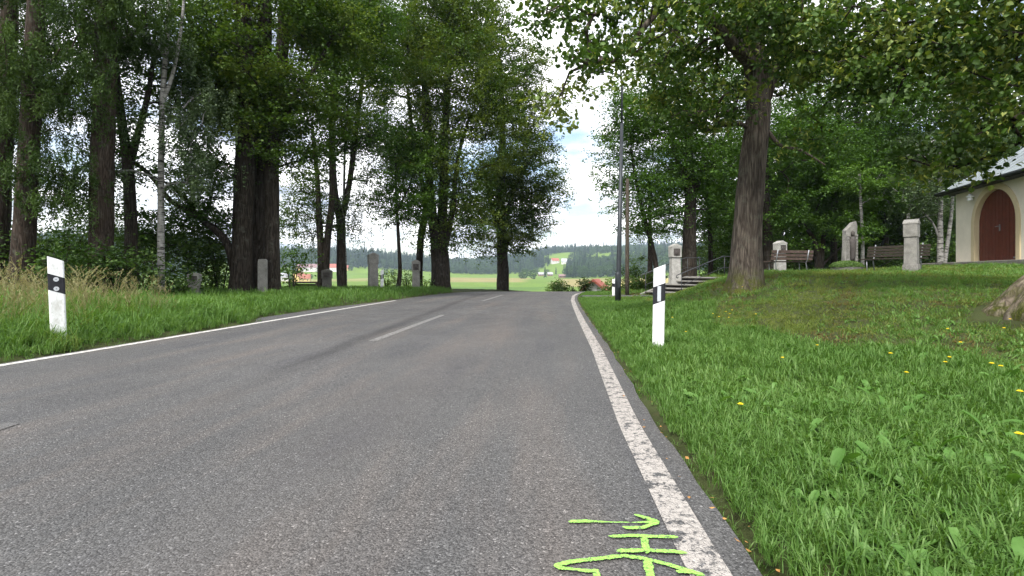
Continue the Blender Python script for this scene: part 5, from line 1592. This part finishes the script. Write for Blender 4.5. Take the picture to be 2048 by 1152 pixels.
# ivy-like weeds round the root of the near tree
n = 260; ang = rs.random(n) * 6.28; rr_ = 1.05 + rs.random(n) * .7
X = 6.1 + np.cos(ang) * rr_ * 1.15; Y = 5.4 + np.sin(ang) * rr_
finish('root_weeds', X, Y, np.full(n, .6), rs.integers(0, 3, n), [broad_set(120 + k, 6, .06, .12, M['weed']) for k in range(3)], 'bright green weeds round the mossy root flare')
# left verge
def vergel(X, Y): return (sLf(X, Y) > -.04 + .04 * pn(X, Y, 6.0))
X, Y, S = zone([(-9.5, -4, 3, 9, 170, 1.1), (-16, -4, 9, 15, 80, 1.5), (-20, -3, 15, 27, 30, 2.3), (-30, -9, 4, 15, 20, 2.4)], vergel)
e_ = np.clip(.35 + sLf(X, Y) / .6, .45, 1) * np.interp(Y, [0, 9, 14, 26], [1.25, 1.2, .8, .55])
finish('verge_grass', X, Y, S * e_, rs.integers(0, 5, len(X)), [blade_set(140 + k, 16, .06, .08, .2, .0065, .7, M['grass']) for k in range(5)], 'green grass of the left verge', .25)
def tall(X, Y): return (sLf(X, Y) > .75 + .3 * pn(X, Y, 1.1)) & (Y < 13.5)
X, Y, S = zone([(-11, -4.5, 3.5, 9.5, 60, 1.12), (-16, -5, 9.5, 14, 22, .65)], tall)
n_ = 40; X = np.concatenate([X, -5.55 + rs.normal(size=n_) * .16]); Y = np.concatenate([Y, 6.1 + rs.normal(size=n_) * .1]); S = np.concatenate([S, np.full(n_, .9)])
finish('tall_grass', X, Y, S * np.where(X < -6.6, 1.1, .8), rs.integers(0, 6, len(X)), [blade_set(160 + k, 14, .08, .18, .48, .006, .95, M['grass']) for k in range(4)] + [blade_set(168 + k, 12, .1, .16, .42, .006, 1.1, M['lawn']) for k in range(2)], 'tall uncut grass round the left marker post', .2)
X, Y, S = zone([(-12, -5.2, 4.5, 9.5, 13, .95), (-16, -8.5, 9.5, 13.5, 5, .75)], lambda X, Y: tall(X, Y) & (sLf(X, Y) > 1.0))
finish('straw_grass', X, Y, S * np.interp(X, [-9, -6.5, -5], [1.25, .9, .6]), rs.integers(0, 4, len(X)), [seed_stalks(180 + k, 9, .35, .8) for k in range(4)], 'dry straw coloured seed stalks in the left tall grass', .12)

# ------------------------------------------------------------------ leaf litter and flowers
rs = np.random.default_rng(77)
n = 90; Yq = 1.2 + rs.random(n) ** 1.6 * 16; Xq = edge_r(Yq) + rs.normal(size=n) * .05 - .01
C = np.stack([Xq, Yq, road_z(Yq) + .012 + rs.random(n) * .02], 1)
lo = link('leaf_litter', leaf_mesh('leaf_litter', C, rs.normal(size=(n, 3)) * np.array([1, 1, .2]), rs.normal(size=(n, 3)) * .3 + np.array([0, 0, 1]), (.01 + rs.random(n) * .016), .007 + rs.random(n) * .012, rs.random(n)), M['litter'])
props(lo, 'dry orange leaf crumbs along the right road edge', None, None, 'stuff')
def flower_mesh():
    st_ = MB(); st_.tube([(0, 0, -.02), (.004, 0, .08), (.0, .004, .15)], .0016, 5); s_me = st_.mesh('stem'); s_me.materials.append(M['grass'])
    pt = MB()
    for ring_, (nn, r, up) in enumerate(((9, .017, .004), (7, .011, .008))):
        for k in range(nn):
            a = 2 * math.pi * k / nn + ring_ * .3; d = Vector((math.cos(a), math.sin(a), 0)); s_ = Vector((-d.y, d.x, 0))
            c0 = Vector((0, .004, .15))
            pt.add([c0, c0 + d * r * .7 + s_ * r * .28 + Vector((0, 0, up)), c0 + d * r + Vector((0, 0, up)), c0 + d * r * .7 - s_ * r * .28 + Vector((0, 0, up))], [(0, 1, 2, 3)])
    p_me = pt.mesh('petals'); p_me.materials.append(M['petal'])
    return s_me, p_me
sme, pme = flower_mesh()
FL_ = [(2037, 890, 1.8), (2003, 746, 3.0), (1983, 743, 3.1), (1482, 829, 2.9), (1898, 726, 3.4), (1890, 735, 3.3), (1812, 756, 3.0), (1372, 670, 5.9), (1344, 643, 7.6), (1426, 634, 7.8), (1438, 642, 7.5), (1452, 630, 8.2),
       (1460, 636, 8.0), (1465, 628, 8.3), (1458, 641, 7.6), (1511, 635, 8.0), (1483, 573, 10.2), (1485, 580, 10.0), (1780, 722, 3.7), (1920, 695, 3.9), (2008, 667, 4.3), (2020, 646, 4.7), (1634, 697, 4.4), (1566, 725, 4.0), (1895, 668, 4.4), (2040, 802, 2.4)]
named = {0: 'yellow flower nearest the camera at the right picture edge', 1: 'largest of the pair of yellow flowers on the mossy patch', 2: 'smaller of the pair of yellow flowers on the mossy patch', 3: 'single yellow flower low in the lush grass near the road',
         7: 'single yellow flower just right of the right marker post'}
for i, (px, py, D) in enumerate(FL_):
    # walk along the view direction to the ground so that the flower stands on it
    best = min(np.linspace(1.2, 14, 400), key=lambda d: abs(HZ + (EYE - (g((px - 1024) / F * d, d) + .1)) / d * F - py))
    D = float(best); x = (px - 1024) / F * D
    r = empty('yellow_flower', (x, D, g(x, D)), named.get(i, 'small yellow flower scattered in the grass of the right bank'), 'flower', 'yellow flowers on the right bank', random.random() * 6)
    r.scale = (.9 + .2 * random.random(),) * 3
    for nm, me in (('stem', sme), ('petals', pme)):
        c = bpy.data.objects.new(nm, me); COL.objects.link(c); c.parent = r
        c.scale = (1, 1, 1)
# ------------------------------------------------------------------ haze
hz = MB(); hz.box((0, 1090, 43), (3800, 2600, 134))
hm, nt, out = mat_new('haze_air'); s = NT(nt)
pv = s.n('ShaderNodeVolumePrincipled'); pv.inputs['Density'].default_value = 0.00018; pv.inputs['Color'].default_value = (.7, .85, 1, 1)
s.l(pv.outputs[0], out.inputs['Volume'])
HAZE = True
if HAZE:
    props(hz.build('haze', hm), 'thin pale haze of the valley air', None, None, 'stuff')
print('TRIS', TRIS)
